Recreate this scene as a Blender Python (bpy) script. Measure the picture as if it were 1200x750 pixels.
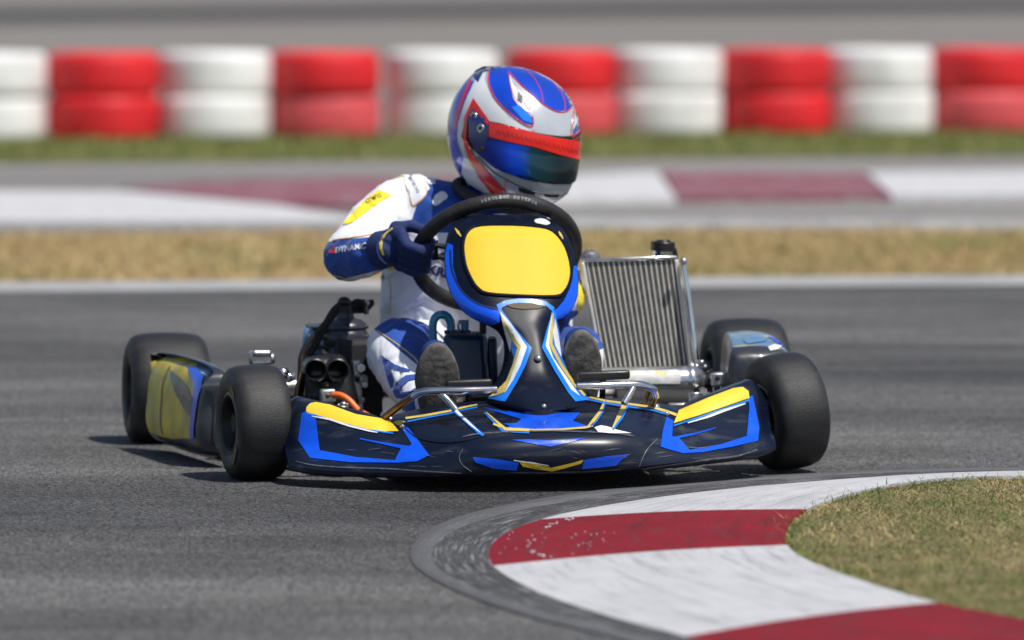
import bpy, bmesh, math, random
from mathutils import Vector, Matrix, noise, Euler
from mathutils.bvhtree import BVHTree
R = math.radians
random.seed(7)
S = bpy.context.scene
COL = S.collection
for o in list(bpy.data.objects): bpy.data.objects.remove(o)

# ---------------------------------------------------------------- camera, sky, sun
FPX = 7420.0; DCAM = 14.09; HCAM = 1.24
TH = math.atan(470.0 / FPX)
cam = bpy.data.cameras.new('camera'); camo = bpy.data.objects.new('camera', cam); COL.objects.link(camo)
cam.sensor_width = 36; cam.lens = 36 * FPX / 1200
camo.location = (0, -DCAM, HCAM); camo.rotation_euler = (math.pi/2 - TH, 0, 0)
cam.clip_end = 2000; cam.clip_start = 0.5
cam.dof.use_dof = True; cam.dof.focus_distance = 13.62; cam.dof.aperture_fstop = 3.3
S.camera = camo
SUN_EL = 60.0
SUN_AZ = 42.0        # degrees from +X toward -Y (towards the camera)
sd = Vector((math.cos(R(SUN_EL))*math.cos(R(SUN_AZ)), -math.cos(R(SUN_EL))*math.sin(R(SUN_AZ)), math.sin(R(SUN_EL))))
w = bpy.data.worlds.new("World"); S.world = w; w.use_nodes = True
nt = w.node_tree; sky = nt.nodes.new('ShaderNodeTexSky'); sky.sky_type = 'NISHITA'; sky.sun_disc = False
sky.sun_elevation = R(SUN_EL); sky.sun_rotation = math.atan2(sd.x, sd.y)
sky.air_density = 1.0; sky.dust_density = 1.2; sky.ozone_density = 1.0
bg = nt.nodes['Background']; nt.links.new(sky.outputs[0], bg.inputs[0]); bg.inputs[1].default_value = 0.10
sl = bpy.data.lights.new('sun', 'SUN'); sl.energy = 4.7; sl.angle = R(0.55); sl.color = (1.0, 0.955, 0.89)
so = bpy.data.objects.new('sun', sl); COL.objects.link(so); so.location = (3, -3, 8)
so.rotation_euler = sd.to_track_quat('Z', 'Y').to_euler()
S.view_settings.view_transform = 'Standard'; S.view_settings.look = 'None'
S.view_settings.exposure = 0.0; S.view_settings.gamma = 1.0
S.render.engine = 'CYCLES'
S.cycles.max_bounces = 8

# ---------------------------------------------------------------- helpers: photograph pixel -> place
CM = Matrix.Translation(camo.location) @ camo.rotation_euler.to_matrix().to_4x4()
def ray(px, py):
    d = CM.to_3x3() @ Vector(((px-600)/FPX, (375-py)/FPX, -1.0))
    return CM.translation.copy(), d.normalized()
def G(px, py, z=0.0):
    o, d = ray(px, py); t = (z-o.z)/d.z; return o + d*t
MK = Matrix.Translation((0.022, 0, 0)) @ Euler((0, R(-1.5), R(9.0)), 'XYZ').to_matrix().to_4x4()
MKI = MK.inverted()
CL = MKI @ CM.translation
def lray(px, py):
    o, d = ray(px, py); return CL, (MKI.to_3x3() @ d).normalized()
def L(px, py, Y):
    o, d = lray(px, py); t = (Y-o.y)/d.y; return o + d*t
def zz(x0, y0, sc, pts): return [(x0 + x/sc, y0 + y/sc) for x, y in pts]

# ---------------------------------------------------------------- helpers: materials
def mat(name, col, rough=0.5, metal=0.0, coat=0.0, var=0.0, vscale=20.0, bump=0.0, bscale=60.0, col2=None, c2scale=6.0, c2lo=0.45, c2hi=0.6, rvar=0.0, trans=0.0, spec=0.5, stretch=None, sheen=0.0):
    m = bpy.data.materials.new(name); m.use_nodes = True; n = m.node_tree; b = n.nodes['Principled BSDF']
    b.inputs['Roughness'].default_value = rough; b.inputs['Metallic'].default_value = metal
    b.inputs['Coat Weight'].default_value = coat; b.inputs['Coat Roughness'].default_value = 0.06
    b.inputs['Specular IOR Level'].default_value = spec
    b.inputs['Transmission Weight'].default_value = trans
    b.inputs['Sheen Weight'].default_value = sheen
    c = (*col, 1)
    tc = n.nodes.new('ShaderNodeTexCoord'); vec = tc.outputs['Object']
    if stretch:
        mp = n.nodes.new('ShaderNodeMapping'); mp.inputs['Scale'].default_value = stretch
        n.links.new(vec, mp.inputs['Vector']); vec = mp.outputs[0]
    def nz(s, det=4.0):
        t = n.nodes.new('ShaderNodeTexNoise'); t.inputs['Scale'].default_value = s; t.inputs['Detail'].default_value = det
        n.links.new(vec, t.inputs['Vector']); return t.outputs['Fac']
    out = None
    if col2 is not None:
        mr = n.nodes.new('ShaderNodeMapRange'); mr.inputs[1].default_value = c2lo; mr.inputs[2].default_value = c2hi
        n.links.new(nz(c2scale, 6), mr.inputs[0])
        mx = n.nodes.new('ShaderNodeMix'); mx.data_type = 'RGBA'; mx.inputs[6].default_value = c; mx.inputs[7].default_value = (*col2, 1)
        n.links.new(mr.outputs[0], mx.inputs[0]); out = mx.outputs[2]
    if var > 0:
        mr = n.nodes.new('ShaderNodeMapRange'); mr.inputs[1].default_value = 0.3; mr.inputs[2].default_value = 0.7
        mr.inputs[3].default_value = 1-var; mr.inputs[4].default_value = 1+var
        n.links.new(nz(vscale, 6), mr.inputs[0])
        hs = n.nodes.new('ShaderNodeVectorMath'); hs.operation = 'SCALE'
        n.links.new(mr.outputs[0], hs.inputs['Scale'])
        if out is not None: n.links.new(out, hs.inputs[0])
        else: hs.inputs[0].default_value = col
        out = hs.outputs[0]
    if out is not None: n.links.new(out, b.inputs['Base Color'])
    else: b.inputs['Base Color'].default_value = c
    if rvar > 0:
        mr = n.nodes.new('ShaderNodeMapRange'); mr.inputs[1].default_value = 0.3; mr.inputs[2].default_value = 0.7
        mr.inputs[3].default_value = max(0.02, rough-rvar); mr.inputs[4].default_value = min(1, rough+rvar)
        n.links.new(nz(vscale*0.7, 7), mr.inputs[0]); n.links.new(mr.outputs[0], b.inputs['Roughness'])
    if bump > 0:
        bp = n.nodes.new('ShaderNodeBump'); bp.inputs['Strength'].default_value = 1.0; bp.inputs['Distance'].default_value = bump
        n.links.new(nz(bscale, 5), bp.inputs['Height']); n.links.new(bp.outputs[0], b.inputs['Normal'])
    return m
M = {}
M['navy'] = mat('navy gloss plastic', (0.004, 0.008, 0.022), 0.30, coat=0.12, var=0.4, vscale=9, rvar=0.14, bump=0.0005, bscale=25, col2=(0.055, 0.058, 0.066), c2scale=17, c2lo=0.57, c2hi=0.80, spec=0.4, stretch=(.35, 1, 2.2))
M['blue'] = mat('blue vinyl', (0.002, 0.088, 0.74), 0.28, coat=0.15, var=0.10, vscale=14, rvar=0.08, col2=(0.01, 0.045, 0.30), c2scale=22, c2lo=0.55, c2hi=0.8)
M['sky'] = mat('light blue vinyl', (0.01, 0.20, 0.80), 0.3, coat=0.2, var=0.1)
M['yellow'] = mat('yellow vinyl', (0.80, 0.55, 0.03), 0.40, coat=0.1, var=0.05, vscale=18, rvar=0.06)
M['plate'] = mat('yellow number plate', (0.76, 0.49, 0.035), 0.6, var=0.03, vscale=10, spec=0.25)
M['navyp'] = mat('navy steering panel plastic', (0.004, 0.007, 0.018), 0.33, coat=0.0, var=0.4, vscale=9, rvar=0.05, col2=(0.018, 0.02, 0.026), c2scale=30, c2lo=0.58, c2hi=0.80, spec=0.16)
M['gold'] = mat('gold stripe vinyl', (0.60, 0.46, 0.10), 0.4, coat=0.1, var=0.15, vscale=40)
M['dirtyyellow'] = mat('worn yellow plastic', (0.62, 0.47, 0.03), 0.42, var=0.2, vscale=14, rvar=0.12, col2=(0.30, 0.26, 0.13), c2scale=11, c2lo=0.45, c2hi=0.75)
M['white'] = mat('white vinyl', (0.75, 0.78, 0.80), 0.35, var=0.08, vscale=30)
M['silver'] = mat('silver helmet lacquer', (0.52, 0.54, 0.57), 0.28, metal=0.25, coat=0.5, var=0.10, vscale=10, rvar=0.06)
M['hwhite'] = mat('white helmet lacquer', (0.70, 0.72, 0.74), 0.22, coat=0.6, var=0.06, vscale=14)
M['hblue'] = mat('blue helmet lacquer', (0.004, 0.055, 0.52), 0.18, metal=0.1, coat=0.8, var=0.25, vscale=8)
M['hdark'] = mat('dark blue helmet lacquer', (0.008, 0.02, 0.12), 0.2, coat=0.8, var=0.3, vscale=8)
M['red'] = mat('red lacquer', (0.75, 0.018, 0.012), 0.25, coat=0.5, var=0.08, vscale=20)
M['visor'] = mat('mirrored blue visor', (0.003, 0.020, 0.024), 0.14, metal=0.0, coat=0.15, spec=0.35, var=0.3, vscale=5)
M['rubber'] = mat('kart slick rubber', (0.012, 0.012, 0.0125), 0.52, var=0.35, vscale=9, rvar=0.12, bump=0.0008, bscale=260, col2=(0.026, 0.0255, 0.025), c2scale=7, c2lo=0.45, c2hi=0.7, stretch=(0.35, 3, 3))
M['rim'] = mat('black rim', (0.012, 0.012, 0.013), 0.4, metal=0.4, var=0.3)
M['black'] = mat('black plastic', (0.010, 0.010, 0.011), 0.38, var=0.4, vscale=20, rvar=0.15, bump=0.0004, bscale=200)
M['matte'] = mat('matte black', (0.014, 0.014, 0.015), 0.75, var=0.4, vscale=30, bump=0.0005, bscale=150)
M['grip'] = mat('steering wheel suede', (0.016, 0.015, 0.015), 0.55, var=0.5, vscale=30, rvar=0.2, bump=0.0012, bscale=160, col2=(0.07, 0.055, 0.03), c2scale=26, c2lo=0.62, c2hi=0.8)
M['chrome'] = mat('chromed tube', (0.62, 0.63, 0.65), 0.16, metal=1.0, var=0.12, vscale=25, rvar=0.08)
M['steel'] = mat('dull aluminium', (0.50, 0.50, 0.50), 0.35, metal=0.9, var=0.2, vscale=30, rvar=0.12, bump=0.0005, bscale=120)
M['brown'] = mat('burnt chrome', (0.20, 0.12, 0.07), 0.3, metal=0.9, var=0.4, vscale=30)
M['suitw'] = mat('white suit fabric', (0.76, 0.77, 0.82), 0.85, var=0.04, vscale=12, bump=0.0016, bscale=26, sheen=0.2)
M['suitb'] = mat('blue suit fabric', (0.008, 0.062, 0.33), 0.8, var=0.12, vscale=18, bump=0.0018, bscale=26, sheen=0.15)
M['suity'] = mat('yellow suit fabric', (0.85, 0.66, 0.03), 0.8, var=0.06, bump=0.0008, bscale=40)
M['suitd'] = mat('dark blue suit fabric', (0.006, 0.028, 0.16), 0.8, var=0.15, bump=0.0012, bscale=40)
M['orangep'] = mat('orange piping', (0.75, 0.35, 0.06), 0.7)
M['glove'] = mat('navy glove fabric', (0.007, 0.022, 0.105), 0.8, var=0.3, vscale=40, bump=0.0014, bscale=70)
M['sole'] = mat('worn grey shoe sole', (0.115, 0.11, 0.10), 0.9, var=0.25, vscale=40, bump=0.0035, bscale=55, col2=(0.07, 0.066, 0.06), c2scale=60, c2lo=0.45, c2hi=0.6)
M['tank'] = mat('navy tank plastic', (0.006, 0.022, 0.055), 0.33, var=0.3, vscale=10, rvar=0.1)
M['hose'] = mat('blue silicone hose', (0.01, 0.20, 0.38), 0.2, coat=0.5, var=0.2)
M['bottle'] = mat('smoked bottle plastic', (0.035, 0.036, 0.048), 0.32, var=0.25, vscale=18, rvar=0.12)
M['paleblue'] = mat('pale blue plastic', (0.10, 0.22, 0.40), 0.4, var=0.15)
M['orange'] = mat('orange cable', (0.85, 0.16, 0.02), 0.4, var=0.1)
M['ink'] = mat('black print', (0.01, 0.01, 0.012), 0.6)
M['navyprint'] = mat('navy print', (0.02, 0.03, 0.13), 0.6)

# ---------------------------------------------------------------- helpers: objects
def tag(o, label=None, cat=None, group=None, kind=None):
    if label: o['label'] = label
    if cat: o['category'] = cat
    if group: o['group'] = group
    if kind: o['kind'] = kind
    return o
def empty(name, mtx):
    o = bpy.data.objects.new(name, None); COL.objects.link(o); o.matrix_world = mtx; o.empty_display_size = 0.1; return o
def mobj(name, me, m, parent=None, smooth=True, sharp=35):
    if m and not me.materials:
        for x in (m if isinstance(m, list) else [m]): me.materials.append(x)
    if smooth:
        me.polygons.foreach_set('use_smooth', [True]*len(me.polygons))
        if sharp: me.set_sharp_from_angle(angle=R(sharp))
    o = bpy.data.objects.new(name, me); COL.objects.link(o)
    if parent: o.parent = parent
    return o
def catmull(pts, n=6, closed=False):
    pts = [Vector(p) for p in pts]; out = []; N = len(pts)
    rng = N if closed else N-1
    for i in range(rng):
        if closed: p0, p1, p2, p3 = pts[i-1], pts[i], pts[(i+1) % N], pts[(i+2) % N]
        else:
            p1, p2 = pts[i], pts[i+1]
            p0 = pts[i-1] if i > 0 else p1*2-p2
            p3 = pts[i+2] if i+2 < N else p2*2-p1
        for k in range(n):
            t = k/n
            out.append(0.5*((2*p1) + (p2-p0)*t + (2*p0-5*p1+4*p2-p3)*t*t + (3*p1-p0-3*p2+p3)*t**3))
    if not closed: out.append(pts[-1])
    return out
class MB:
    def __init__(s): s.v = []; s.f = []
    def loft(s, rings, cap=True, closed=True, loop=False):
        b = len(s.v); n = len(rings[0])
        for r in rings: s.v += [Vector(p) for p in r]
        nr = len(rings)
        for i in range(nr if loop else nr-1):
            j = (i+1) % nr
            for k in range(n if closed else n-1):
                k2 = (k+1) % n
                s.f.append((b+i*n+k, b+i*n+k2, b+j*n+k2, b+j*n+k))
        if cap and not loop:
            s.f.append(tuple(b+k for k in reversed(range(n)))); s.f.append(tuple(b+(nr-1)*n+k for k in range(n)))
        return s
    def tube(s, pts, r, seg=10, smooth=0, closed=False):
        if smooth: 
            if isinstance(r, (list, tuple)):
                q = catmull([(*p, 0) if False else p for p in pts], smooth, closed)
                m = len(pts); rr = []
                for i in range(len(q)):
                    t = i/smooth; a = min(int(t), m-1); bq = min(a+1, m-1); rr.append(r[a]+(r[bq]-r[a])*(t-a))
                pts, r = q, rr
            else: pts = catmull(pts, smooth, closed)
        pts = [Vector(p) for p in pts]; N = len(pts); rings = []; up = None
        for i, p in enumerate(pts):
            if closed: t = pts[(i+1) % N]-pts[i-1]
            else: t = pts[min(i+1, N-1)]-pts[max(i-1, 0)]
            t.normalize()
            if up is None:
                up = Vector((0, 0, 1)) if abs(t.z) < 0.9 else Vector((1, 0, 0))
            a = up - t*up.dot(t); a.normalize(); up = a; c = t.cross(a)
            rad = r[i] if isinstance(r, (list, tuple)) else r
            rings.append([p + (a*math.cos(2*math.pi*k/seg) + c*math.sin(2*math.pi*k/seg))*rad for k in range(seg)])
        return s.loft(rings, cap=not closed, loop=closed)
    def cyl(s, a, b, r, r2=None, seg=20): return s.tube([a, b], [r, r if r2 is None else r2], seg)
    def revolve(s, prof, o, axis, seg=40, closed=True):
        # prof: (along axis, radius)
        axis = Vector(axis).normalized(); a = axis.orthogonal().normalized(); c = axis.cross(a); o = Vector(o)
        rings = [[o + axis*h + (a*math.cos(2*math.pi*k/seg)+c*math.sin(2*math.pi*k/seg))*rr for h, rr in prof] for k in range(seg)]
        return s.loft(rings, cap=False, closed=closed, loop=True)
    def box(s, c, size, mtx=None):
        b = len(s.v); c = Vector(c)
        for x in (-.5, .5):
            for y in (-.5, .5):
                for z in (-.5, .5):
                    p = Vector((x*size[0], y*size[1], z*size[2]))
                    if mtx: p = mtx @ p
                    s.v.append(c+p)
        s.f += [tuple(b+i for i in q) for q in ((0, 1, 3, 2), (4, 6, 7, 5), (0, 4, 5, 1), (2, 3, 7, 6), (0, 2, 6, 4), (1, 5, 7, 3))]
        return s
    def hexa(s, p8):
        b = len(s.v); s.v += [Vector(p) for p in p8]
        s.f += [tuple(b+i for i in q) for q in ((0, 1, 2, 3), (7, 6, 5, 4), (0, 4, 5, 1), (1, 5, 6, 2), (2, 6, 7, 3), (3, 7, 4, 0))]
        return s
    def sphere(s, c, r, seg=14, sx=1, sy=1, sz=1):
        rings = []; c = Vector(c)
        for i in range(1, seg//1):
            ph = math.pi*i/seg - math.pi/2
            rings.append([c + Vector((math.cos(ph)*math.cos(2*math.pi*k/seg)*r*sx, math.cos(ph)*math.sin(2*math.pi*k/seg)*r*sy, math.sin(ph)*r*sz)) for k in range(seg)])
        return s.loft(rings)
    def mesh(s, name):
        me = bpy.data.meshes.new(name); me.from_pydata([tuple(v) for v in s.v], [], s.f); me.validate()
        bm = bmesh.new(); bm.from_mesh(me); bmesh.ops.recalc_face_normals(bm, faces=bm.faces); bm.to_mesh(me); bm.free(); return me
    def build(s, name, m, parent=None, smooth=True, sharp=35, bevel=0, segs=2):
        o = mobj(name, s.mesh(name), m, parent, smooth, sharp)
        if bevel:
            md = o.modifiers.new('bevel', 'BEVEL'); md.width = bevel; md.segments = segs; md.limit_method = 'ANGLE'; md.angle_limit = R(40)
        return o
def bvh_of(me): return BVHTree.FromPolygons([v.co.copy() for v in me.vertices], [tuple(p.vertices) for p in me.polygons])
def project(px, py, tgt, off, fallback):
    o, d = lray(px, py)
    best = None
    for t in tgt:
        h = t.ray_cast(o, d)
        if h[0] is not None and (best is None or h[3] < best[3]): best = h
    if best is None or (fallback is not None and (best[0]-(o+d*fallback)).length > 0.16):
        p = o + d*(fallback or 14.0); bb = None
        for t in tgt:
            h = t.find_nearest(p)
            if h[0] is not None and (bb is None or h[3] < bb[3]): bb = h
        best = bb
    nrm = best[1].copy()
    if nrm.dot(d) > 0: nrm = -nrm
    return best[0] + nrm*off, (best[0]-o).length
def decal(name, pts, tgt, m, parent, off=0.0012, step=3.0):
    bm = bmesh.new(); vs = [bm.verts.new((x, y, 0)) for x, y in pts]
    try: bm.faces.new(vs)
    except Exception: bm.free(); return None
    bm.normal_update(); bmesh.ops.triangulate(bm, faces=bm.faces[:], ngon_method='EAR_CLIP')
    xs = [p[0] for p in pts]; ys = [p[1] for p in pts]
    for ax, lo, hi in ((0, min(xs), max(xs)), (1, min(ys), max(ys))):
        k = math.ceil((hi-lo)/step)
        for i in range(1, k):
            co = [0, 0, 0]; co[ax] = lo+(hi-lo)*i/k; no = [0, 0, 0]; no[ax] = 1
            bmesh.ops.bisect_plane(bm, geom=bm.verts[:]+bm.edges[:]+bm.faces[:], plane_co=co, plane_no=no)
    bmesh.ops.triangulate(bm, faces=[f for f in bm.faces if len(f.verts) > 4])
    cx = sum(xs)/len(xs); cy = sum(ys)/len(ys)
    ds = []
    for x, y in [(cx, cy)]+list(pts):
        for t in tgt:
            h = t.ray_cast(*lray(x, y))
            if h[0] is not None: ds.append(h[3])
    ds.sort(); fb = ds[len(ds)//2] if ds else None
    for v in bm.verts: v.co = project(v.co.x, v.co.y, tgt, off, fb)[0]
    me = bpy.data.meshes.new(name); bm.to_mesh(me); bm.free()
    # face the camera
    return mobj(name, me, m, parent, True, 0)
def sidedecal(name, pts, tgt, m, parent, pa, pb, off, top=None):
    bm = bmesh.new(); bm.faces.new([bm.verts.new((x, y, 0)) for x, y in pts]); bm.normal_update(); bmesh.ops.triangulate(bm, faces=bm.faces[:], ngon_method='EAR_CLIP')
    xs = [p[0] for p in pts]; ys = [p[1] for p in pts]
    for ax, lo, hi, st in ((0, min(xs), max(xs), 2.0), (1, min(ys), max(ys), 5.0)):
        k = math.ceil((hi-lo)/st)
        for i in range(1, k):
            co = [0, 0, 0]; co[ax] = lo+(hi-lo)*i/k; no = [0, 0, 0]; no[ax] = 1
            bmesh.ops.bisect_plane(bm, geom=bm.verts[:]+bm.edges[:]+bm.faces[:], plane_co=co, plane_no=no)
    no = Vector((pb.y-pa.y, -(pb.x-pa.x), 0)).normalized()
    for v in bm.verts:
        o, d = lray(v.co.x, v.co.y)
        if top is not None:
            p = o+d*((top-o.z)/d.z); h = tgt.ray_cast(p+Vector((0, 0, .2)), Vector((0, 0, -1))); q = h[0] if h[0] is not None and h[0].z > top-.04 else tgt.find_nearest(p)[0]
            v.co = q+Vector((0, 0, off)); continue
        p = o+d*((pa-o).dot(no)/d.dot(no)); sx = -1 if pa.x < 0 else 1
        h = tgt.ray_cast(p+Vector((sx*.3, 0, 0)), Vector((-sx, 0, 0)))
        q = h[0] if h[0] is not None else tgt.find_nearest(p)[0]
        v.co = q+Vector((sx*off, -off*.3, 0))
    me = bpy.data.meshes.new(name); bm.to_mesh(me); bm.free(); return mobj(name, me, m, parent, True, 0)
def mids(pts, tgt):
    ds = sorted(h[3] for x, y in pts for t in tgt for h in [t.ray_cast(*lray(x, y))] if h[0] is not None)
    return ds[len(ds)//2] if ds else None
def stroke(pts, w):
    P = [Vector(p) for p in pts]; n = len(P); l = []; r = []
    ws = w if isinstance(w, (list, tuple)) else [w]*n
    for i, p in enumerate(P):
        t = (P[min(i+1, n-1)]-P[max(i-1, 0)]).normalized(); q = Vector((-t.y, t.x))*ws[i]/2
        l.append(tuple(p+q)); r.append(tuple(p-q))
    return l + r[::-1]
def ell(cx, cy, rx, ry, rot=0, n=20):
    c, s_ = math.cos(R(rot)), math.sin(R(rot))
    return [(cx+rx*math.cos(2*math.pi*k/n)*c-ry*math.sin(2*math.pi*k/n)*s_, cy+rx*math.cos(2*math.pi*k/n)*s_+ry*math.sin(2*math.pi*k/n)*c) for k in range(n)]
def csmooth(pts, n=5, closed=True): return [(p.x, p.y) for p in catmull([(x, y, 0) for x, y in pts], n, closed)]
def textmesh(txt, shear=0.0, bold=0.02):
    cu = bpy.data.curves.new('print', 'FONT'); cu.body = txt; cu.size = 1; cu.align_x = 'CENTER'; cu.align_y = 'CENTER'; cu.shear = shear; cu.resolution_u = 3
    cu.offset = bold
    o = bpy.data.objects.new('print', cu); COL.objects.link(o)
    dg = bpy.context.evaluated_depsgraph_get(); me = bpy.data.meshes.new_from_object(o.evaluated_get(dg))
    bpy.data.objects.remove(o); bpy.data.curves.remove(cu); return me
def textdecal(name, txt, cx, cy, w, h, rot, tgt, m, parent, off=0.0022, shear=0.0, bold=0.02):
    me = textmesh(txt, shear, bold); xs = [v.co.x for v in me.vertices]; ys = [v.co.y for v in me.vertices]
    if not xs: return
    x0, x1, y0, y1 = min(xs), max(xs), min(ys), max(ys); c, s_ = math.cos(R(rot)), math.sin(R(rot)); fb = None
    h0 = [t.ray_cast(*lray(cx, cy)) for t in tgt]; h0 = [q[3] for q in h0 if q[0] is not None]; fb = min(h0) if h0 else None
    for v in me.vertices:
        a = ((v.co.x-x0)/(x1-x0)-.5)*w; b = -((v.co.y-y0)/(y1-y0)-.5)*h
        v.co = project(cx+a*c-b*s_, cy+a*s_+b*c, tgt, off, fb)[0]
    me.materials.clear(); return mobj(name, me, m, parent, False)
def remesh(mb, name, vox, smooth=6, iters=1):
    me = mb.mesh(name); o = bpy.data.objects.new(name, me); COL.objects.link(o)
    md = o.modifiers.new('r', 'REMESH'); md.mode = 'VOXEL'; md.voxel_size = vox
    sm = o.modifiers.new('s', 'SMOOTH'); sm.factor = 0.6; sm.iterations = smooth
    dg = bpy.context.evaluated_depsgraph_get(); dg.update()
    out = bpy.data.meshes.new_from_object(o.evaluated_get(dg)); bpy.data.objects.remove(o); bpy.data.meshes.remove(me)
    out.name = name; return out
def capsule(mb, a, ra, b, rb, n=8, seg=18):
    a = Vector(a); b = Vector(b); ax = b-a; ln = ax.length; ax.normalize()
    pts = []; rr = []
    for i in range(n): 
        th = math.pi/2*(1-i/n)*0.97; pts.append(a-ax*ra*math.sin(th)); rr.append(ra*math.cos(th))
    for i in range(0, n+1):
        th = math.pi/2*(i/n)*0.97; pts.append(b+ax*rb*math.sin(th)); rr.append(rb*math.cos(th))
    mb.tube(pts, rr, seg)

# ---------------------------------------------------------------- ground, track, verges
def ground_mat(name, c1, c2, sc=8.0, grain=300.0, gamp=0.5, bump=0.002, rough=0.9, stretch=None, c3=None, patch=0.6, streak=0):
    m = bpy.data.materials.new(name); m.use_nodes = True; n = m.node_tree; b = n.nodes['Principled BSDF']
    b.inputs['Roughness'].default_value = rough
    b.inputs['Specular IOR Level'].default_value = 0.15
    tc = n.nodes.new('ShaderNodeTexCoord'); vec = tc.outputs['Object']
    mp = n.nodes.new('ShaderNodeMapping'); mp.inputs['Scale'].default_value = stretch or (1, 1, 1); n.links.new(vec, mp.inputs['Vector'])
    big = n.nodes.new('ShaderNodeTexNoise'); big.inputs['Scale'].default_value = sc; big.inputs['Detail'].default_value = 8; n.links.new(mp.outputs[0], big.inputs['Vector'])
    mr = n.nodes.new('ShaderNodeMapRange'); mr.inputs[1].default_value = 0.35; mr.inputs[2].default_value = 0.65; n.links.new(big.outputs['Fac'], mr.inputs[0])
    mx = n.nodes.new('ShaderNodeMix'); mx.data_type = 'RGBA'; mx.inputs[6].default_value = (*c1, 1); mx.inputs[7].default_value = (*c2, 1); n.links.new(mr.outputs[0], mx.inputs[0])
    out = mx.outputs[2]
    if c3:
        b2 = n.nodes.new('ShaderNodeTexNoise'); b2.inputs['Scale'].default_value = sc*0.35; b2.inputs['Detail'].default_value = 5; n.links.new(mp.outputs[0], b2.inputs['Vector'])
        r2 = n.nodes.new('ShaderNodeMapRange'); r2.inputs[1].default_value = patch-0.08; r2.inputs[2].default_value = patch+0.08; n.links.new(b2.outputs['Fac'], r2.inputs[0])
        m2 = n.nodes.new('ShaderNodeMix'); m2.data_type = 'RGBA'; n.links.new(out, m2.inputs[6]); m2.inputs[7].default_value = (*c3, 1); n.links.new(r2.outputs[0], m2.inputs[0]); out = m2.outputs[2]
    if streak:
        m3 = n.nodes.new('ShaderNodeMapping'); m3.inputs['Scale'].default_value = (0.42, 1.3, 1); m3.inputs['Rotation'].default_value = (0, 0, R(-12)); n.links.new(vec, m3.inputs['Vector'])
        n3 = n.nodes.new('ShaderNodeTexNoise'); n3.inputs['Scale'].default_value = 2.2; n3.inputs['Detail'].default_value = 9; n3.inputs['Roughness'].default_value = .6; n.links.new(m3.outputs[0], n3.inputs['Vector'])
        r3 = n.nodes.new('ShaderNodeMapRange'); r3.inputs[1].default_value = .32; r3.inputs[2].default_value = .68; r3.inputs[3].default_value = 1-streak; r3.inputs[4].default_value = 1+streak*.8; n.links.new(n3.outputs['Fac'], r3.inputs[0])
        v3 = n.nodes.new('ShaderNodeVectorMath'); v3.operation = 'SCALE'; n.links.new(out, v3.inputs[0]); n.links.new(r3.outputs[0], v3.inputs['Scale']); out = v3.outputs[0]
    gr = n.nodes.new('ShaderNodeTexVoronoi'); gr.inputs['Scale'].default_value = grain; n.links.new(vec, gr.inputs['Vector'])
    bw = n.nodes.new('ShaderNodeSeparateColor'); n.links.new(gr.outputs['Color'], bw.inputs[0])
    g2 = n.nodes.new('ShaderNodeMapRange'); g2.inputs[3].default_value = 1-gamp; g2.inputs[4].default_value = 1+gamp; n.links.new(bw.outputs[0], g2.inputs[0])
    sc_ = n.nodes.new('ShaderNodeVectorMath'); sc_.operation = 'SCALE'; n.links.new(out, sc_.inputs[0]); n.links.new(g2.outputs[0], sc_.inputs['Scale'])
    n.links.new(sc_.outputs[0], b.inputs['Base Color'])
    bp = n.nodes.new('ShaderNodeBump'); bp.inputs['Distance'].default_value = bump; n.links.new(gr.outputs['Distance'], bp.inputs['Height']); n.links.new(bp.outputs[0], b.inputs['Normal'])
    return m
M['asphalt'] = ground_mat('asphalt', (0.102, 0.101, 0.101), (0.145, 0.142, 0.139), 1.3, 165, 0.72, 0.005, 0.9, (0.22, 1.0, 1), (0.070, 0.070, 0.072), 0.54, streak=.30)
M['apron'] = ground_mat('far asphalt', (0.165, 0.16, 0.157), (0.205, 0.195, 0.188), 1.0, 60, 0.3, 0.003, 0.9, (0.1, 1, 1), (0.25, 0.235, 0.22), 0.55)
M['farroad'] = ground_mat('service road', (0.04, 0.04, 0.042), (0.055, 0.055, 0.056), 0.5, 30, 0.3, 0.003, 0.9, (0.1, 1, 1))
M['gravel'] = ground_mat('pale hard ground', (0.175, 0.16, 0.145), (0.215, 0.20, 0.18), 0.6, 40, 0.35, 0.005, 0.95, (0.15, 1, 1), (0.15, 0.145, 0.14), 0.6)
M['drysoil'] = ground_mat('dry turf soil', (0.34, 0.235, 0.105), (0.25, 0.175, 0.085), 4, 60, 0.4, 0.01, 0.95, None, (0.15, 0.15, 0.045), 0.60)
M['greensoil'] = ground_mat('olive turf soil', (0.12, 0.135, 0.035), (0.20, 0.19, 0.06), 3, 60, 0.4, 0.01, 0.95)
M['nearsoil'] = ground_mat('thin turf soil', (0.24, 0.19, 0.10), (0.15, 0.14, 0.055), 7, 120, 0.4, 0.01, 0.95)
M['line'] = ground_mat('worn white line paint', (0.38, 0.38, 0.375), (0.29, 0.29, 0.29), 3, 150, 0.2, 0.001, 0.7)

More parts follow.
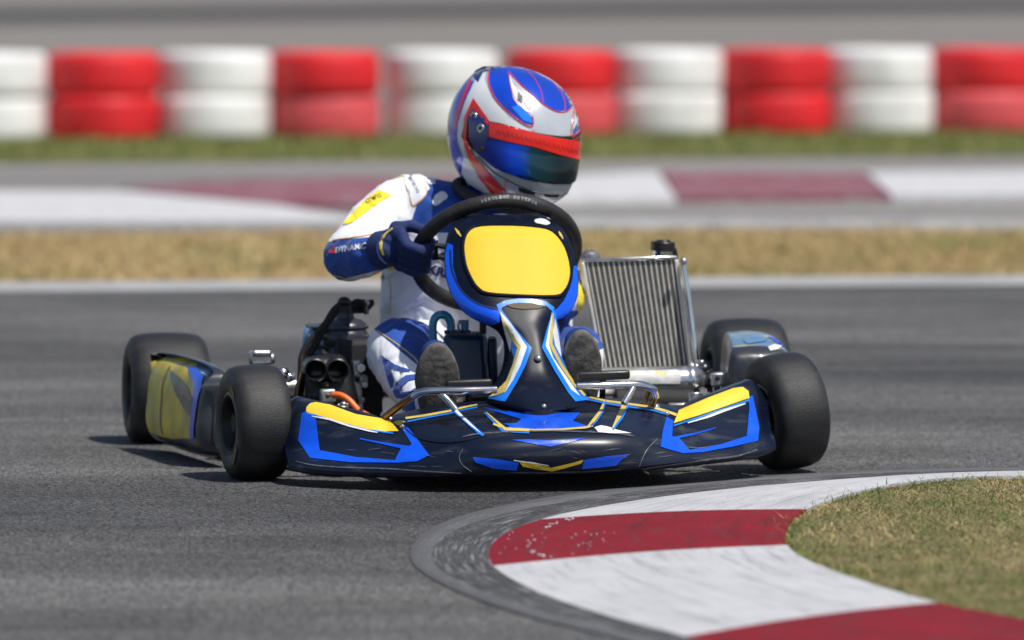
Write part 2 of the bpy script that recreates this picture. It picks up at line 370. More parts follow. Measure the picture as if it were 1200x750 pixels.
def sheet(name, poly, z, m, kind='structure', parent=None):
    me = bpy.data.meshes.new(name); bm = bmesh.new()
    f = bm.faces.new([bm.verts.new((p[0], p[1], z)) for p in poly])
    if f.normal.z < 0: f.normal_flip()
    bm.normal_update()
    if f.normal.z < 0: f.normal_flip()
    bm.to_mesh(me); bm.free(); o = mobj(name, me, m, parent, False)
    if not parent: tag(o, kind=kind)
    return o
def line2(yl, yr, ext=45.0, z=0.0):
    c = G(600, (yl+yr)/2, z); an = R(6.6 + 5.6*(c.y-7.3)/12.3); d = Vector((math.cos(an), math.sin(an), 0)); return c-d*ext, c+d*ext
def band(name, near, far, z, m, ext=45.0):
    a, b = line2(*near, ext); c, d = line2(*far, ext); return sheet(name, [a, b, d, c], z, m)
sheet('ground', [(-700, -60), (700, -60), (700, 1200), (-700, 1200)], -0.016, M['gravel'])
a, b = line2(330, 325, 60); 
sheet('track', [(-60, -22), (60, -22), b, a], 0.0, M['asphalt'])
band('track_edge_line', (342, 336), (330, 325), 0.004, M['line'])
band('dry_verge', (330, 325), (266, 270), -0.004, M['drysoil'])
band('far_track', (270, 274), (184, 182), -0.008, M['apron'])
sheet('far_edge_line', [G(460, 266), G(1700, 271), G(1700, 259), G(460, 254)], 0.0, M['line'])
band('grass_strip', (188, 184), (160, 155), 0.0, M['greensoil'])
band('service_road', (22, 12), (6, -1), -0.008, M['farroad'], 120)
# far kerb: long painted blocks
M['kredfar'] = mat('far kerb red paint', (0.20, 0.06, 0.08), 0.8, var=0.3, col2=(0.26, 0.22, 0.22), c2scale=5, c2lo=.5, c2hi=.75)
M['kwhitefar'] = mat('far kerb white paint', (0.50, 0.495, 0.50), 0.8, var=0.2)
FKL = G(600, 225); fkroot = empty('far_kerb', Matrix.Translation(FKL)); tag(fkroot, kind='structure')
for c, pl, h in (('w', [(-1400, 262), (440, 262), (330, 244), (150, 227), (-1400, 222)], .012), ('r', [(140, 224), (320, 243), (450, 245), (570, 240), (600, 214), (420, 211), (240, 217)], .016),
    ('w', [(575, 240), (792, 236), (770, 205), (604, 213)], .018), ('r', [(796, 236), (1042, 234), (1012, 206), (774, 205)], .018), ('w', [(1046, 234), (1700, 230), (1700, 200), (1016, 206)], .018)):
    m_ = MB(); lo_ = [G(x, y) for x, y in pl]; m_.loft([[p+Vector((0, 0, -.02)) for p in lo_], [p+Vector((0, 0, h)) for p in lo_]])
    o = m_.build('kerb_block', M['kredfar' if c == 'r' else 'kwhitefar'], None, False); o.parent = fkroot; o.location = -FKL

# ---------------------------------------------------------------- near kerb
def kerb_mat(name, c1, c2, dirt, lo, hi, dark=None, dlo=.6, dhi=.75, fade=None):
    m = bpy.data.materials.new(name); m.use_nodes = True; n = m.node_tree; b = n.nodes['Principled BSDF']; b.inputs['Roughness'].default_value = 0.8; b.inputs['Specular IOR Level'].default_value = 0.2
    tc = n.nodes.new('ShaderNodeTexCoord')
    def nz(s, d, st=(1, 1, 1), src='Object'):
        mp = n.nodes.new('ShaderNodeMapping'); mp.inputs['Scale'].default_value = st; n.links.new(tc.outputs[src], mp.inputs['Vector'])
        t = n.nodes.new('ShaderNodeTexNoise'); t.inputs['Scale'].default_value = s; t.inputs['Detail'].default_value = d; t.inputs['Roughness'].default_value = 0.62; n.links.new(mp.outputs[0], t.inputs['Vector']); return t.outputs['Fac']
    def mix(a, c, fac, lo, hi, top=1.0):
        r = n.nodes.new('ShaderNodeMapRange'); r.inputs[1].default_value = lo; r.inputs[2].default_value = hi; r.inputs[4].default_value = top; n.links.new(fac, r.inputs[0])
        mx = n.nodes.new('ShaderNodeMix'); mx.data_type = 'RGBA'; mx.inputs[7].default_value = (*c, 1); n.links.new(r.outputs[0], mx.inputs[0])
        if isinstance(a, tuple): mx.inputs[6].default_value = (*a, 1)
        else: n.links.new(a, mx.inputs[6])
        return mx.outputs[2]
    o = mix(c1, c2, nz(6, 8), .35, .65)
    o = mix(o, dirt, nz(1, 10, (5, 26, 1), 'UV'), lo, hi)
    o = mix(o, dirt, nz(70, 6), .60, .72, .7)
    if dark: o = mix(o, dark, nz(1, 6, (1.3, 17, 1), 'UV'), dlo, dhi, .75)
    if fade:
        sx = n.nodes.new('ShaderNodeSeparateXYZ'); n.links.new(tc.outputs['UV'], sx.inputs[0])
        ad = n.nodes.new('ShaderNodeMath'); ad.operation = 'MULTIPLY_ADD'; ad.inputs[1].default_value = -1.0; ad.inputs[2].default_value = 1.0; n.links.new(sx.outputs[1], ad.inputs[0])
        a2 = n.nodes.new('ShaderNodeMath'); a2.operation = 'MULTIPLY_ADD'; a2.inputs[1].default_value = 1.6; n.links.new(nz(1, 8, (14, 8, 1), 'UV'), a2.inputs[0]); n.links.new(ad.outputs[0], a2.inputs[2])
        o = mix(o, fade, a2.outputs[0], 1.25, 1.6)
    n.links.new(o, b.inputs['Base Color'])
    bp = n.nodes.new('ShaderNodeBump'); bp.inputs['Distance'].default_value = 0.004; n.links.new(nz(140, 4), bp.inputs['Height']); n.links.new(bp.outputs[0], b.inputs['Normal'])
    return m
M['kred'] = kerb_mat('kerb red paint', (0.235, 0.010, 0.019), (0.18, 0.009, 0.017), (0.12, 0.035, 0.04), 0.53, 0.70, (0.05, 0.018, 0.02), .53, .76)
M['kwhite'] = kerb_mat('kerb white paint', (0.53, 0.53, 0.54), (0.46, 0.46, 0.475), (0.34, 0.34, 0.35), 0.52, 0.72, (0.13, 0.135, 0.145), .52, .80)
M['kskirt'] = kerb_mat('kerb concrete skirt', (0.15, 0.152, 0.16), (0.11, 0.112, 0.118), (0.30, 0.30, 0.31), 0.60, 0.72, (0.05, 0.05, 0.052), .52, .66, (0.10, 0.099, 0.10))
M['krubber'] = kerb_mat('rubbered kerb edge', (0.045, 0.045, 0.047), (0.075, 0.075, 0.077), (0.40, 0.40, 0.40), 0.555, 0.64, (0.03, 0.03, 0.031), .55, .7)
def set_uv(me, rings):
    n = len(rings[0]); u = [0.0]
    for a, b in zip(rings[:-1], rings[1:]): u.append(u[-1]+(b[1]-a[1]).length)
    uv = me.uv_layers.new(name='UVMap')
    for l in me.loops:
        i, j = divmod(l.vertex_index, n); uv.data[l.index].uv = (u[min(i, len(u)-1)], max(0, min(1, (j-1)/max(1, n-3))))
outer = [(2400, 543), (1800, 543.5), (1400, 545), (1200, 547), (1050, 550), (900, 557), (780, 566), (680, 577), (600, 590), (535, 606), (495, 626), (481, 648), (492, 668), (540, 694), (620, 722), (700, 742), (800, 768), (1000, 808), (1300, 858)]
mid1 = [(2400, 545), (1800, 545.5), (1400, 547.5), (1200, 550), (1060, 553), (910, 561), (792, 571), (692, 583), (612, 597), (552, 613), (518, 631), (506, 649), (516, 668), (564, 692), (644, 719), (722, 738), (820, 762), (1020, 800), (1320, 846)]
inner = [(2400, 548), (1800, 549), (1400, 551), (1200, 553), (1075, 557), (930, 566), (815, 577), (722, 590), (655, 603), (606, 618), (580, 634), (573, 650), (584, 668), (632, 694), (708, 720), (782, 740), (880, 766), (1060, 802), (1360, 846)]
grasse = [(2400, 551), (1800, 552), (1400, 554), (1200, 557), (1120, 559), (1060, 565), (1010, 574), (970, 586), (942, 598), (927, 610), (921, 622), (921, 634), (930, 646), (955, 660), (1010, 680), (1068, 698), (1130, 712), (1290, 742), (1560, 785)]
def crv(p, z, n=8):
    q = csmooth(p, n, False); return [G(x, y, z) for x, y in q]
cO, cM1, cI, cG = crv(outer, 0.003), crv(mid1, 0.010), crv(inner, 0.014), crv(grasse, 0.034)
NK = len(cO)
KL = G(780, 640); kroot = empty('kerb', Matrix.Translation(KL)); tag(kroot, kind='structure')
def kstrip(name, rows, i0, i1, m, sub=6):
    # rows: list of curves ; build surface strip with skirts going down at both edges
    mb = MB(); rings = []
    for i in range(i0, i1+1):
        pts = [r[i] for r in rows]; q = []
        q.append(pts[0] + Vector((0, 0, -0.05)))
        for a, b in zip(pts[:-1], pts[1:]):
            for k in range(sub): q.append(a.lerp(b, k/sub))
        q.append(pts[-1]); q.append(pts[-1]+Vector((0, 0, -0.05)))
        rings.append(q)
    mb.loft(rings, cap=True, closed=True)
    o = mb.build(name, m, None, True, 50); set_uv(o.data, rings); o.parent = kroot; o.location = -KL; return o
kstrip('kerb_skirt', [cO, cM1], 0, NK-1, M['kskirt'])
kstrip('kerb_rubbered_edge', [cM1, cI], 0, NK-1, M['krubber'])
# painted blocks: find the index nearest the boundary pixels on the inner line
def near_i(px, py, c, z):
    g = G(px, py, z); return min(range(NK), key=lambda i: (c[i]-g).length)
ii = [0] + [near_i(x, y, cI, .014) for x, y in ((1500, 550.4), (628, 609), (583, 664), (800, 745), (1150, 818))] + [NK-1]
gg = [0] + [near_i(x, y, cG, .034) for x, y in ((1500, 553.4), (943, 597), (922, 638), (1098, 706), (1400, 760))] + [NK-1]
def resample(c, i0, i1, n):
    out = []
    for k in range(n+1):
        t = i0+(i1-i0)*k/n; a = int(t); b = min(a+1, len(c)-1); out.append(c[a].lerp(c[b], t-a))
    return out
colz = ['kred', 'kwhite', 'kred', 'kwhite', 'kred', 'kwhite']
for k in range(6):
    n = 36; A = resample(cI, ii[k], ii[k+1], n); B = resample(cG, gg[k], gg[k+1], n)
    mb = MB(); rings = []
    for i in range(n+1):
        a, b = A[i], B[i]; q = [a+Vector((0, 0, -.05))]
        for j in range(13):
            t = j/12; p = a.lerp(b, t); p.z += 0.006*math.sin(math.pi*t); q.append(p)
        q.append(b+Vector((0, 0, -.05))); rings.append(q)
    mb.loft(rings)
    o = mb.build('kerb_block', M[colz[k]], None, True, 50); set_uv(o.data, rings); o.parent = kroot; o.location = -KL
# chipped paint near the tip of the red block
kb = []
for o in COL.objects:
    if o.name.startswith('kerb_block') and o.parent is kroot: kb.append(bvh_of(o.data))
random.seed(21); cm_ = MB()
def chip(px, py, w_, h_):
    g = G(px, py, .02)
    for t in kb:
        h = t.ray_cast(Vector((g.x, g.y, 1)), Vector((0, 0, -1)))
        if h[0] is not None:
            n_ = random.randint(4, 6); a0 = random.uniform(0, 6); pt_ = [h[0] + Vector((w_*random.uniform(.5, 1)*math.cos(a0+2*math.pi*i/n_), h_*random.uniform(.5, 1)*math.sin(a0+2*math.pi*i/n_), 0)) for i in range(n_)]
            cm_.loft([[p+Vector((0, 0, -.003)) for p in pt_], [p+Vector((0, 0, .0022)) for p in pt_]]); return
path = csmooth([(668, 607), (652, 612), (637, 619), (625, 630), (622, 641), (630, 650), (642, 655)], 14, False)
for x, y in path:
    if random.random() < .36: chip(x+random.uniform(-4, 4), y+random.uniform(-1.5, 1.5), random.uniform(.002, .006), random.uniform(.004, .012))
for _ in range(26): chip(random.uniform(585, 720), random.gauss(634, 9), random.uniform(.001, .003), random.uniform(.002, .005))
o = cm_.build('paint_chips', M['kwhite'], None, False); o.parent = kroot; o.location = -KL; tag(o, kind='stuff')
# infield turf
gpoly = [Vector((p.x, p.y, 0)) for p in cG]
far = [Vector((14, gpoly[-1].y, 0)), Vector((14, gpoly[0].y, 0))]
turf = sheet('turf', [Vector((p.x, p.y)) for p in gpoly] + [Vector((f.x, f.y)) for f in far], 0.026, M['nearsoil'])
def inside(x, y, poly):
    c = False; n = len(poly)
    for i in range(n):
        a, b = poly[i], poly[i-1]
        if (a.y > y) != (b.y > y) and x < (b.x-a.x)*(y-a.y)/(b.y-a.y)+a.x: c = not c
    return c
def blades(name, pts, hgt, wid, mats, z0, label, cat, wts, cfun):
    me = bpy.data.meshes.new(name); V = []; F = []; MI = []
    for x, y in pts:
        a = random.uniform(0, 6.283); h = hgt*random.uniform(.45, 1.25)*(random.uniform(1.3, 2.0) if random.random() < .035 else 1); ww = wid*random.uniform(.6, 1.3); ln = h*random.uniform(.2, 1.9); b = random.uniform(0, 6.283)
        dx, dy = math.cos(a)*ww, math.sin(a)*ww; lx, ly = math.cos(b)*ln, math.sin(b)*ln
        i = len(V)
        V += [(x-dx, y-dy, z0), (x+dx, y+dy, z0), (x+lx*.35+dx*.7, y+ly*.35+dy*.7, z0+h*.6), (x+lx*.35-dx*.7, y+ly*.35-dy*.7, z0+h*.6), (x+lx, y+ly, z0+h)]
        F += [(i, i+1, i+2, i+3), (i+3, i+2, i+4)]; mi = cfun(x, y); MI += [mi, mi]
    me.from_pydata(V, [], F); 
    for m_ in mats: me.materials.append(m_)
    me.polygons.foreach_set('material_index', MI); o = mobj(name, me, None, None, False)
    return tag(o, label, cat, kind='stuff')
gm = [mat('grass green', (0.10, 0.155, 0.028), .7, var=.3, vscale=8), mat('grass straw', (0.42, 0.30, 0.13), .75, var=.25, vscale=8), mat('grass olive', (0.21, 0.20, 0.065), .7, var=.3, vscale=8), mat('grass pale straw', (0.50, 0.42, 0.22), .8)]
poly = gpoly + far
def cf_near(x, y):
    n_ = noise.noise((x*2.4, y*0.9, 3.3))*.9 + 0.7*noise.noise((x*9, y*4, 1)) + (x-1.0)*.35 + .14; r = random.random()
    if n_ > 0.0: return 0 if r < .62 else (2 if r < .88 else 1)
    return 1 if r < .42 else (3 if r < .58 else (2 if r < .85 else 0))
pts = []
while len(pts) < 110000:
    x = random.uniform(0.5, 3.2); y = random.uniform(-5.0, 0.6)
    if random.random() < (1 if x < 2.0 else .45) and inside(x, y, poly): pts.append((x, y))
for i in range(9000):
    t = random.uniform(0, NK-1.01); a = int(t); p = cG[a].lerp(cG[a+1], t-a); q = G(1600, 640); d = (Vector((q.x, q.y, 0))-p).normalized()
    f = random.gauss(0, .014) + .006*noise.noise((p.x*8, p.y*8, 0))*3
    pts.append((p.x+d.x*f, p.y+d.y*f))
blades('turf_grass', pts, 0.017, 0.0013, gm, 0.016, 'short patchy green and straw coloured turf inside the near kerb', 'grass', None, cf_near)
# far verge blades
pts = []; a1, b1 = line2(330, 325, 8); c1, d1 = line2(266, 270, 8)
while len(pts) < 30000:
    u = random.random(); v = random.random(); p = a1.lerp(b1, u).lerp(c1.lerp(d1, u), v); pts.append((p.x, p.y))
def cf_far(x, y):
    r = random.random(); g_ = noise.noise((x*.5, y*1.1, 8)) + (0.3 if x > 0.5 else -0.2)
    return (2 if r < .6 else 1) if g_ > .25 else (3 if r < .35 else (1 if r < .9 else 2))
blades('verge_grass', pts, 0.028, 0.004, gm, -0.006, 'sun-dried straw coloured grass verge across the middle of the picture', 'grass', None, cf_far)
pts = []; a1, b1 = line2(187, 183, 10); c1, d1 = line2(160, 155, 10)
while len(pts) < 24000:
    u = random.random(); v = random.random(); p = a1.lerp(b1, u).lerp(c1.lerp(d1, u), v); pts.append((p.x, p.y))
blades('strip_grass', pts, 0.035, 0.006, gm, 0.0, 'olive green grass strip in front of the tyre wall', 'grass', None, lambda x, y: 0 if random.random() < .5 else 2)

# ---------------------------------------------------------------- tyre wall
M['tred'] = mat('red painted tyre', (0.66, 0.012, 0.018), 0.55, var=0.15, vscale=4, rvar=.1)
M['tredp'] = mat('faded red painted tyre', (0.62, 0.075, 0.085), 0.6, var=0.2, vscale=4)
M['twhite'] = mat('white painted tyre', (0.80, 0.80, 0.79), 0.6, var=0.08, vscale=4, col2=(0.52, 0.51, 0.49), c2scale=2.5, c2lo=.5, c2hi=.75)
def tyre_mesh(name, Ro, W, m):
    prof = []; n = 26
    for i in range(n):
        a = 2*math.pi*i/n; ca, sa = math.cos(a), math.sin(a)
        r_ = Ro - 0.10 + 0.10*(abs(ca)**0.28)*(1 if ca > 0 else -1) ; h_ = W/2*(abs(sa)**0.42)*(1 if sa > 0 else -1)
        if ca < 0: r_ = Ro-0.10 + 0.04*ca
        prof.append((h_, r_))
    mb = MB(); mb.revolve(prof, (0, 0, 0), (0, 0, 1), 48)
    me = mb.mesh(name)
    # tread: grooves cut in the running face
    me.materials.append(m); 
    me.polygons.foreach_set('use_smooth', [True]*len(me.polygons)); return me
edges = [(-75, 52, 'w'), (55, 186, 'r'), (189, 316, 'w'), (318, 442, 'r'), (446, 590, 'w'), (596, 718, 'r'), (720, 845, 'w'), (850, 966, 'r'), (968, 1092, 'w'), (1095, 1215, 'r')]
names = ['first', 'second', 'third', 'fourth', 'fifth', 'sixth', 'seventh', 'eighth', 'ninth', 'last']
TW = 0.243; TR = 0.3195
tm = {k: tyre_mesh('tyre', TR, TW, M[k]) for k in ('tred', 'tredp', 'twhite')}
wa, wb = G(0, 165.5), G(1200, 156); wd = (wb-wa).normalized()
wn = Vector((-wd.y, wd.x, 0))
cols = []
for x0, x1, c in edges:
    g = G((x0+x1)/2, 165.5+(156-165.5)*((x0+x1)/2)/1200); cols.append((g, c))
step_l = cols[1][0]-cols[2][0]; step_r = cols[8][0]-cols[7][0]
allc = [(cols[0][0]+step_l*n_, 'rw'[n_ % 2 == 0], -n_) for n_ in range(6, 0, -1)] + [(g, c, i) for i, (g, c) in enumerate(cols)] + [(cols[9][0]+step_r*n_, 'rw'[n_ % 2], 9+n_) for n_ in range(1, 5)]
for g, c, i in allc:
    for lv in (0, 1):
        key = 'twhite' if c == 'w' else ('tred' if lv or i in (1, 3, 7) else 'tredp')
        if c == 'r' and not lv and i in (3, 5, 9): key = 'tredp'
        o = bpy.data.objects.new('tyre', tm[key]); COL.objects.link(o)
        vd = Vector((g.x, g.y+DCAM, 0)).normalized(); o.location = g + vd*TR + Vector((random.uniform(-.006, .006), random.uniform(-.015, .015), TW/2 + lv*(TW+0.002)))
        o.rotation_euler = (0, 0, random.uniform(0, 6)); s_ = random.uniform(.985, 1.004); o.scale = (s_, s_, 1)
        cn = {'w': 'white', 'r': 'red'}[c]; fd = 'faded ' if key == 'tredp' else ''
        if 0 <= i <= 9:
            where = ('at the left edge of the photo' if i == 0 else 'at the right edge of the photo' if i == 9 else 'behind the driver helmet' if i == 4 else 'just right of the helmet' if i == 5 else
                     {1: 'in the leftmost red column', 2: 'between the two leftmost red columns', 3: 'in the second red column from the left', 6: 'in the first white column right of the helmet',
                      7: 'in the second red column from the right', 8: 'in the rightmost white column'}[i])
        else: where = 'outside the photo, %s column past its %s edge' % (['first', 'second', 'third', 'fourth', 'fifth', 'sixth'][(-i if i < 0 else i-9)-1], 'left' if i < 0 else 'right')
        tag(o, '%s %s%s tyre %s' % ('upper' if lv else 'lower', fd, cn, where), 'tyre', 'painted tyres stacked in the barrier')
# ================================================================ the kart
kart = empty('go_kart', MK)
tag(kart, 'navy and blue racing kart with yellow panel cornering beside the red and white kerb', 'go-kart')
def K(mb, name, m, parent=None, **k): return mb.build(name, M[m], parent or kart, **k)
def P(px, py, Y): return L(px, py, Y)

# ---- wheels
def wheel_profile(Ro, W, Ri):
    # closed profile (h along axle, radius)
    h = W/2; p = []
    p += [(-h*.86, Ri), (-h*.96, Ri+.012), (-h*1.0, Ri+(Ro-Ri)*.45), (-h*.97, Ro-.026), (-h*.90, Ro-.014), (-h*.78, Ro-.006), (-h*.55, Ro-.0015), (-h*.25, Ro), (0, Ro+.0004)]
    q = [(-a, b) for a, b in p[:-1]][::-1]
    return p + q + [(h*.6, Ri-.004), (-h*.6, Ri-.004)]
def make_wheel(px, py, Y, Ro, W, steer, camber, name='wheel', zfix=None, Ri=.066, steering_side=-1):
    c = P(px, py, Y)
    if zfix is not None: c.z = zfix
    r = bpy.data.objects.new('wheel', None)
    mb = MB(); h = W/2
    # rim: a dished barrel
    mb.revolve([(-h*.82, Ri), (-h*.90, Ri+.004), (-h*.92, Ri-.002), (-h*.80, Ri-.008), (-h*.35, Ri-.013), (-h*.2, .030), (-h*.2, .0), (h*.2, 0), (h*.2, .03), (h*.35, Ri-.013), (h*.80, Ri-.008), (h*.92, Ri-.002), (h*.90, Ri+.004), (h*.82, Ri), (h*.5, Ri-.006), (-h*.5, Ri-.006)], (0, 0, 0), (1, 0, 0), 36)
    rim = K(mb, 'wheel', 'rim'); rim.location = c
    rim.rotation_euler = Euler((0, R(camber), R(steer)), 'XYZ')
    t = MB(); t.revolve(wheel_profile(Ro, W, Ri), (0, 0, 0), (1, 0, 0), 72)
    K(t, 'tyre', 'rubber', rim, sharp=60)
    hb = MB(); hb.cyl((-h*.75, 0, 0), (h*.75, 0, 0), .020); hb.cyl((-h*.55, 0, 0), (-h*.2, 0, 0), .036, seg=24)
    K(hb, 'hub', 'matte', rim)
    for k in range(3):
        a = 2*math.pi*k/3+.4; b_ = MB(); b_.cyl((-h*.6, .045*math.cos(a), .045*math.sin(a)), (-h*.15, .045*math.cos(a), .045*math.sin(a)), .006, seg=8); K(b_, 'nut', 'chrome', rim)
    return rim
wFL = make_wheel(298, 495, 0.0, .1285, .128, 8, 0.5)
wFR = make_wheel(920.5, 482, 0.0, .1310, .128, 12, -5)
wRL = make_wheel(195, 456, 1.03, .1345, .190, 1.5, 2)
wRR = make_wheel(873, 440, 1.08, .1385, .190, 0, 1.5)
# faint yellow maker marks on the front left sidewall
M['mark'] = mat('worn yellow sidewall print', (0.20, 0.16, 0.03), .7, col2=(0.03, 0.03, 0.02), c2scale=60, c2lo=.5, c2hi=.62)
def sidewall_marks(wh, W, Ro, Ri, arcs):
    h = W/2
    for a0, a1 in arcs:
        mb = MB(); rg = []
        n = 8
        for i in range(n+1):
            a = R(a0+(a1-a0)*i/n); r0 = Ri+.022; r1 = Ri+.036
            rg.append([Vector((-h*1.0-.0006, r0*math.cos(a), r0*math.sin(a))), Vector((-h*1.0-.0006, r1*math.cos(a), r1*math.sin(a)))])
        mb.loft(rg, cap=False, closed=False); K(mb, 'sidewall_mark', 'mark', wh, smooth=False)
sidewall_marks(wFL, .128, .1285, .066, [(-150, -118), (120, 140)])
sidewall_marks(wRL, .190, .1345, .066, [(-160, -130)])

# ---- chassis
ch = MB()
for sx in (-1, 1):
    ch.tube([(sx*.30, -.18, .045), (sx*.33, 0, .05), (sx*.30, .25, .045), (sx*.28, .7, .045), (sx*.27, 1.12, .06)], .016, 10, 4)
ch.tube([(-.30, -.18, .045), (-.1, -.27, .045), (.1, -.27, .045), (.30, -.18, .045)], .016, 10, 4)
ch.tube([(-.28, .35, .05), (.28, .35, .05)], .014); ch.tube([(-.28, .9, .05), (.28, .9, .05)], .014)
K(ch, 'frame', 'black')
ft = MB(); ft.hexa([(-.30, -.24, .028), (.30, -.24, .028), (.30, .52, .028), (-.30, .52, .028), (-.30, -.24, .034), (.30, -.24, .034), (.30, .52, .034), (-.30, .52, .034)])
K(ft, 'floor_tray', 'steel', smooth=False)
for sx, wh in ((-1, wFL), (1, wFR)):
    a = MB(); c = wh.location
    a.cyl((sx*.34, .01, .10), (c.x-sx*.02, 0, c.z), .011); a.cyl((sx*.40, .005, .05), (sx*.40, .015, .17), .016); a.box((sx*.37, .01, .11), (.06, .03, .075))
    K(a, 'stub_axle', 'steel', bevel=.003)
    b_ = MB(); b_.cyl((sx*.05, .10, .10), (sx*.42, .07, .13), .007); b_.sphere((sx*.42, .07, .13), .014, 10); K(b_, 'tie_rod', 'chrome')
ax = MB(); ax.cyl((-.66, 1.05, .135), (.66, 1.08, .138), .021); K(ax, 'rear_axle', 'steel')
rb = MB(); rb.tube([(-.45, 1.24, .10), (-.3, 1.27, .10), (.3, 1.27, .10), (.45, 1.24, .10)], .016, 12, 5); K(rb, 'rear_bumper', 'black')

# ---- front fairing
def interp(tab, x):
    for a, b in zip(tab[:-1], tab[1:]):
        if x <= b[0]:
            t = (x-a[0])/(b[0]-a[0]); t = max(0, min(1, t)); return [Vector(p)*(1-t)+Vector(q)*t for p, q in zip(a[1], b[1])]
    return [Vector(p) for p in tab[-1][1]]
fst = [  # |X| : profile points (Y, Z) top back -> front -> bottom back
 (0.00, [(-.12, .174), (-.21, .163), (-.33, .140), (-.405, .122), (-.432, .098), (-.430, .062), (-.405, .042), (-.28, .036)]),
 (0.12, [(-.12, .174), (-.21, .163), (-.32, .139), (-.395, .120), (-.425, .096), (-.424, .062), (-.400, .042), (-.27, .036)]),
 (0.19, [(-.13, .170), (-.215, .158), (-.30, .136), (-.375, .114), (-.400, .094), (-.408, .066), (-.392, .043), (-.26, .037)]),
 (0.25, [(-.14, .163), (-.21, .153), (-.28, .130), (-.335, .108), (-.360, .090), (-.385, .066), (-.378, .043), (-.25, .038)]),
 (0.305, [(-.15, .153), (-.205, .144), (-.25, .121), (-.29, .105), (-.315, .088), (-.352, .064), (-.352, .043), (-.24, .038)]),
 (0.33, [(-.155, .147), (-.195, .141), (-.230, .120), (-.262, .104), (-.290, .086), (-.335, .062), (-.338, .043), (-.23, .038)]),
 (0.36, [(-.140, .158), (-.176, .156), (-.208, .135), (-.236, .110), (-.262, .088), (-.318, .060), (-.322, .044), (-.22, .038)]),
 (0.42, [(-.108, .174), (-.150, .172), (-.180, .148), (-.200, .116), (-.224, .088), (-.285, .060), (-.290, .045), (-.20, .040)]),
 (0.48, [(-.073, .189), (-.115, .187), (-.144, .162), (-.162, .122), (-.184, .090), (-.240, .062), (-.246, .047), (-.16, .042)]),
 (0.515, [(-.053, .192), (-.090, .191), (-.118, .165), (-.135, .124), (-.155, .092), (-.205, .064), (-.212, .050), (-.13, .045)]),
 (0.545, [(-.050, .150), (-.070, .150), (-.088, .138), (-.100, .116), (-.115, .090), (-.158, .066), (-.165, .054), (-.10, .050)]),
]
rows = []
for sx in (-1, 1):
    t_ = fst if sx == 1 else fst[::-1]
    for X, pr in (t_ if sx == -1 else t_[1:]): rows.append([Vector((sx*X, y, z)) for y, z in pr])
# smooth along X, then across
def smooth_grid(rows, nu, nv):
    cols_ = list(zip(*rows)); cols_ = [catmull(list(c), nu) for c in cols_]; r2 = list(zip(*cols_)); return [catmull(list(r), nv) for r in r2]
gr = smooth_grid(rows, 6, 5)
fm = MB(); n_ = len(gr[0])
# closed thin shell: outer grid + inner grid offset
inner_g = []
for r in gr:
    q = []
    for i, p in enumerate(r):
        t = (r[min(i+1, n_-1)]-r[max(i-1, 0)]); nn = Vector((0, t.z, -t.y)).normalized()
        q.append(p - nn*(-.006) if False else p + Vector((0, -t.z, t.y)).normalized()*(-.006))
    inner_g.append(q)
fm.loft([list(a)+list(b)[::-1] for a, b in zip(gr, inner_g)], cap=True)
fair = K(fm, 'front_fairing', 'navy', sharp=30)
FB = [bvh_of(fair.data)]
def FD(name, pts, m, off=.0016, step=3): return decal(name, pts, FB, M[m], fair, off, step)
z8 = lambda pts: zz(340, 440, 4.2857, pts)
z6 = lambda pts: zz(560, 430, 3.3333, pts)
FD('decal', z8([(60, 192), (88, 178), (128, 196), (150, 378), (330, 412), (528, 428), (558, 368), (480, 350), (350, 322), (352, 316), (470, 338), (600, 356), (612, 346), (560, 262), (580, 248), (622, 300), (700, 402), (640, 432), (540, 440), (300, 438), (100, 416), (42, 325)]), 'blue')
FD('stripe', z8([(80, 186), (84, 160), (100, 143), (130, 137), (200, 150), (330, 197), (440, 216), (503, 228), (547, 282), (470, 284), (380, 270), (250, 236), (130, 198)]), 'yellow', .002)
FD('stripe', z8(stroke([(110, 206), (200, 222), (300, 256), (400, 282), (440, 290)], [3, 9, 8, 6, 3])), 'white', .0026)
FD('stripe', z8(stroke([(84, 192), (130, 202), (250, 238), (380, 274), (520, 294)], 7)), 'sky', .0022)
FD('stripe', z8([(516, 236), (548, 228), (580, 236), (545, 256)]), 'gold', .002)
FD('stripe', z8(stroke([(580, 218), (680, 204), (800, 182), (870, 164), (940, 150)], [10, 11, 10, 9, 6])), 'gold', .002)
FD('stripe', z8(stroke([(590, 234), (690, 214), (800, 194), (870, 176), (940, 162)], 7)), 'sky', .0018)
FD('stripe', z8([(800, 170), (822, 164), (975, 300), (968, 308), (950, 300)]), 'sky', .0022)
FD('stripe', z8([(806, 166), (830, 170), (960, 296), (900, 252)]), 'white', .0028)
FD('stripe', z8(stroke([(975, 190), (1068, 282), (1130, 286), (1200, 290)], [4, 12, 10, 8])), 'sky', .0018)
FD('stripe', z8(stroke([(985, 190), (1080, 274), (1140, 278), (1200, 282)], [3, 16, 10, 6])), 'gold', .0026)
FD('decal', z8([(1085, 178), (1170, 192), (1225, 196), (1225, 262), (1120, 262), (1070, 244), (1190, 240)]), 'blue', .0015)
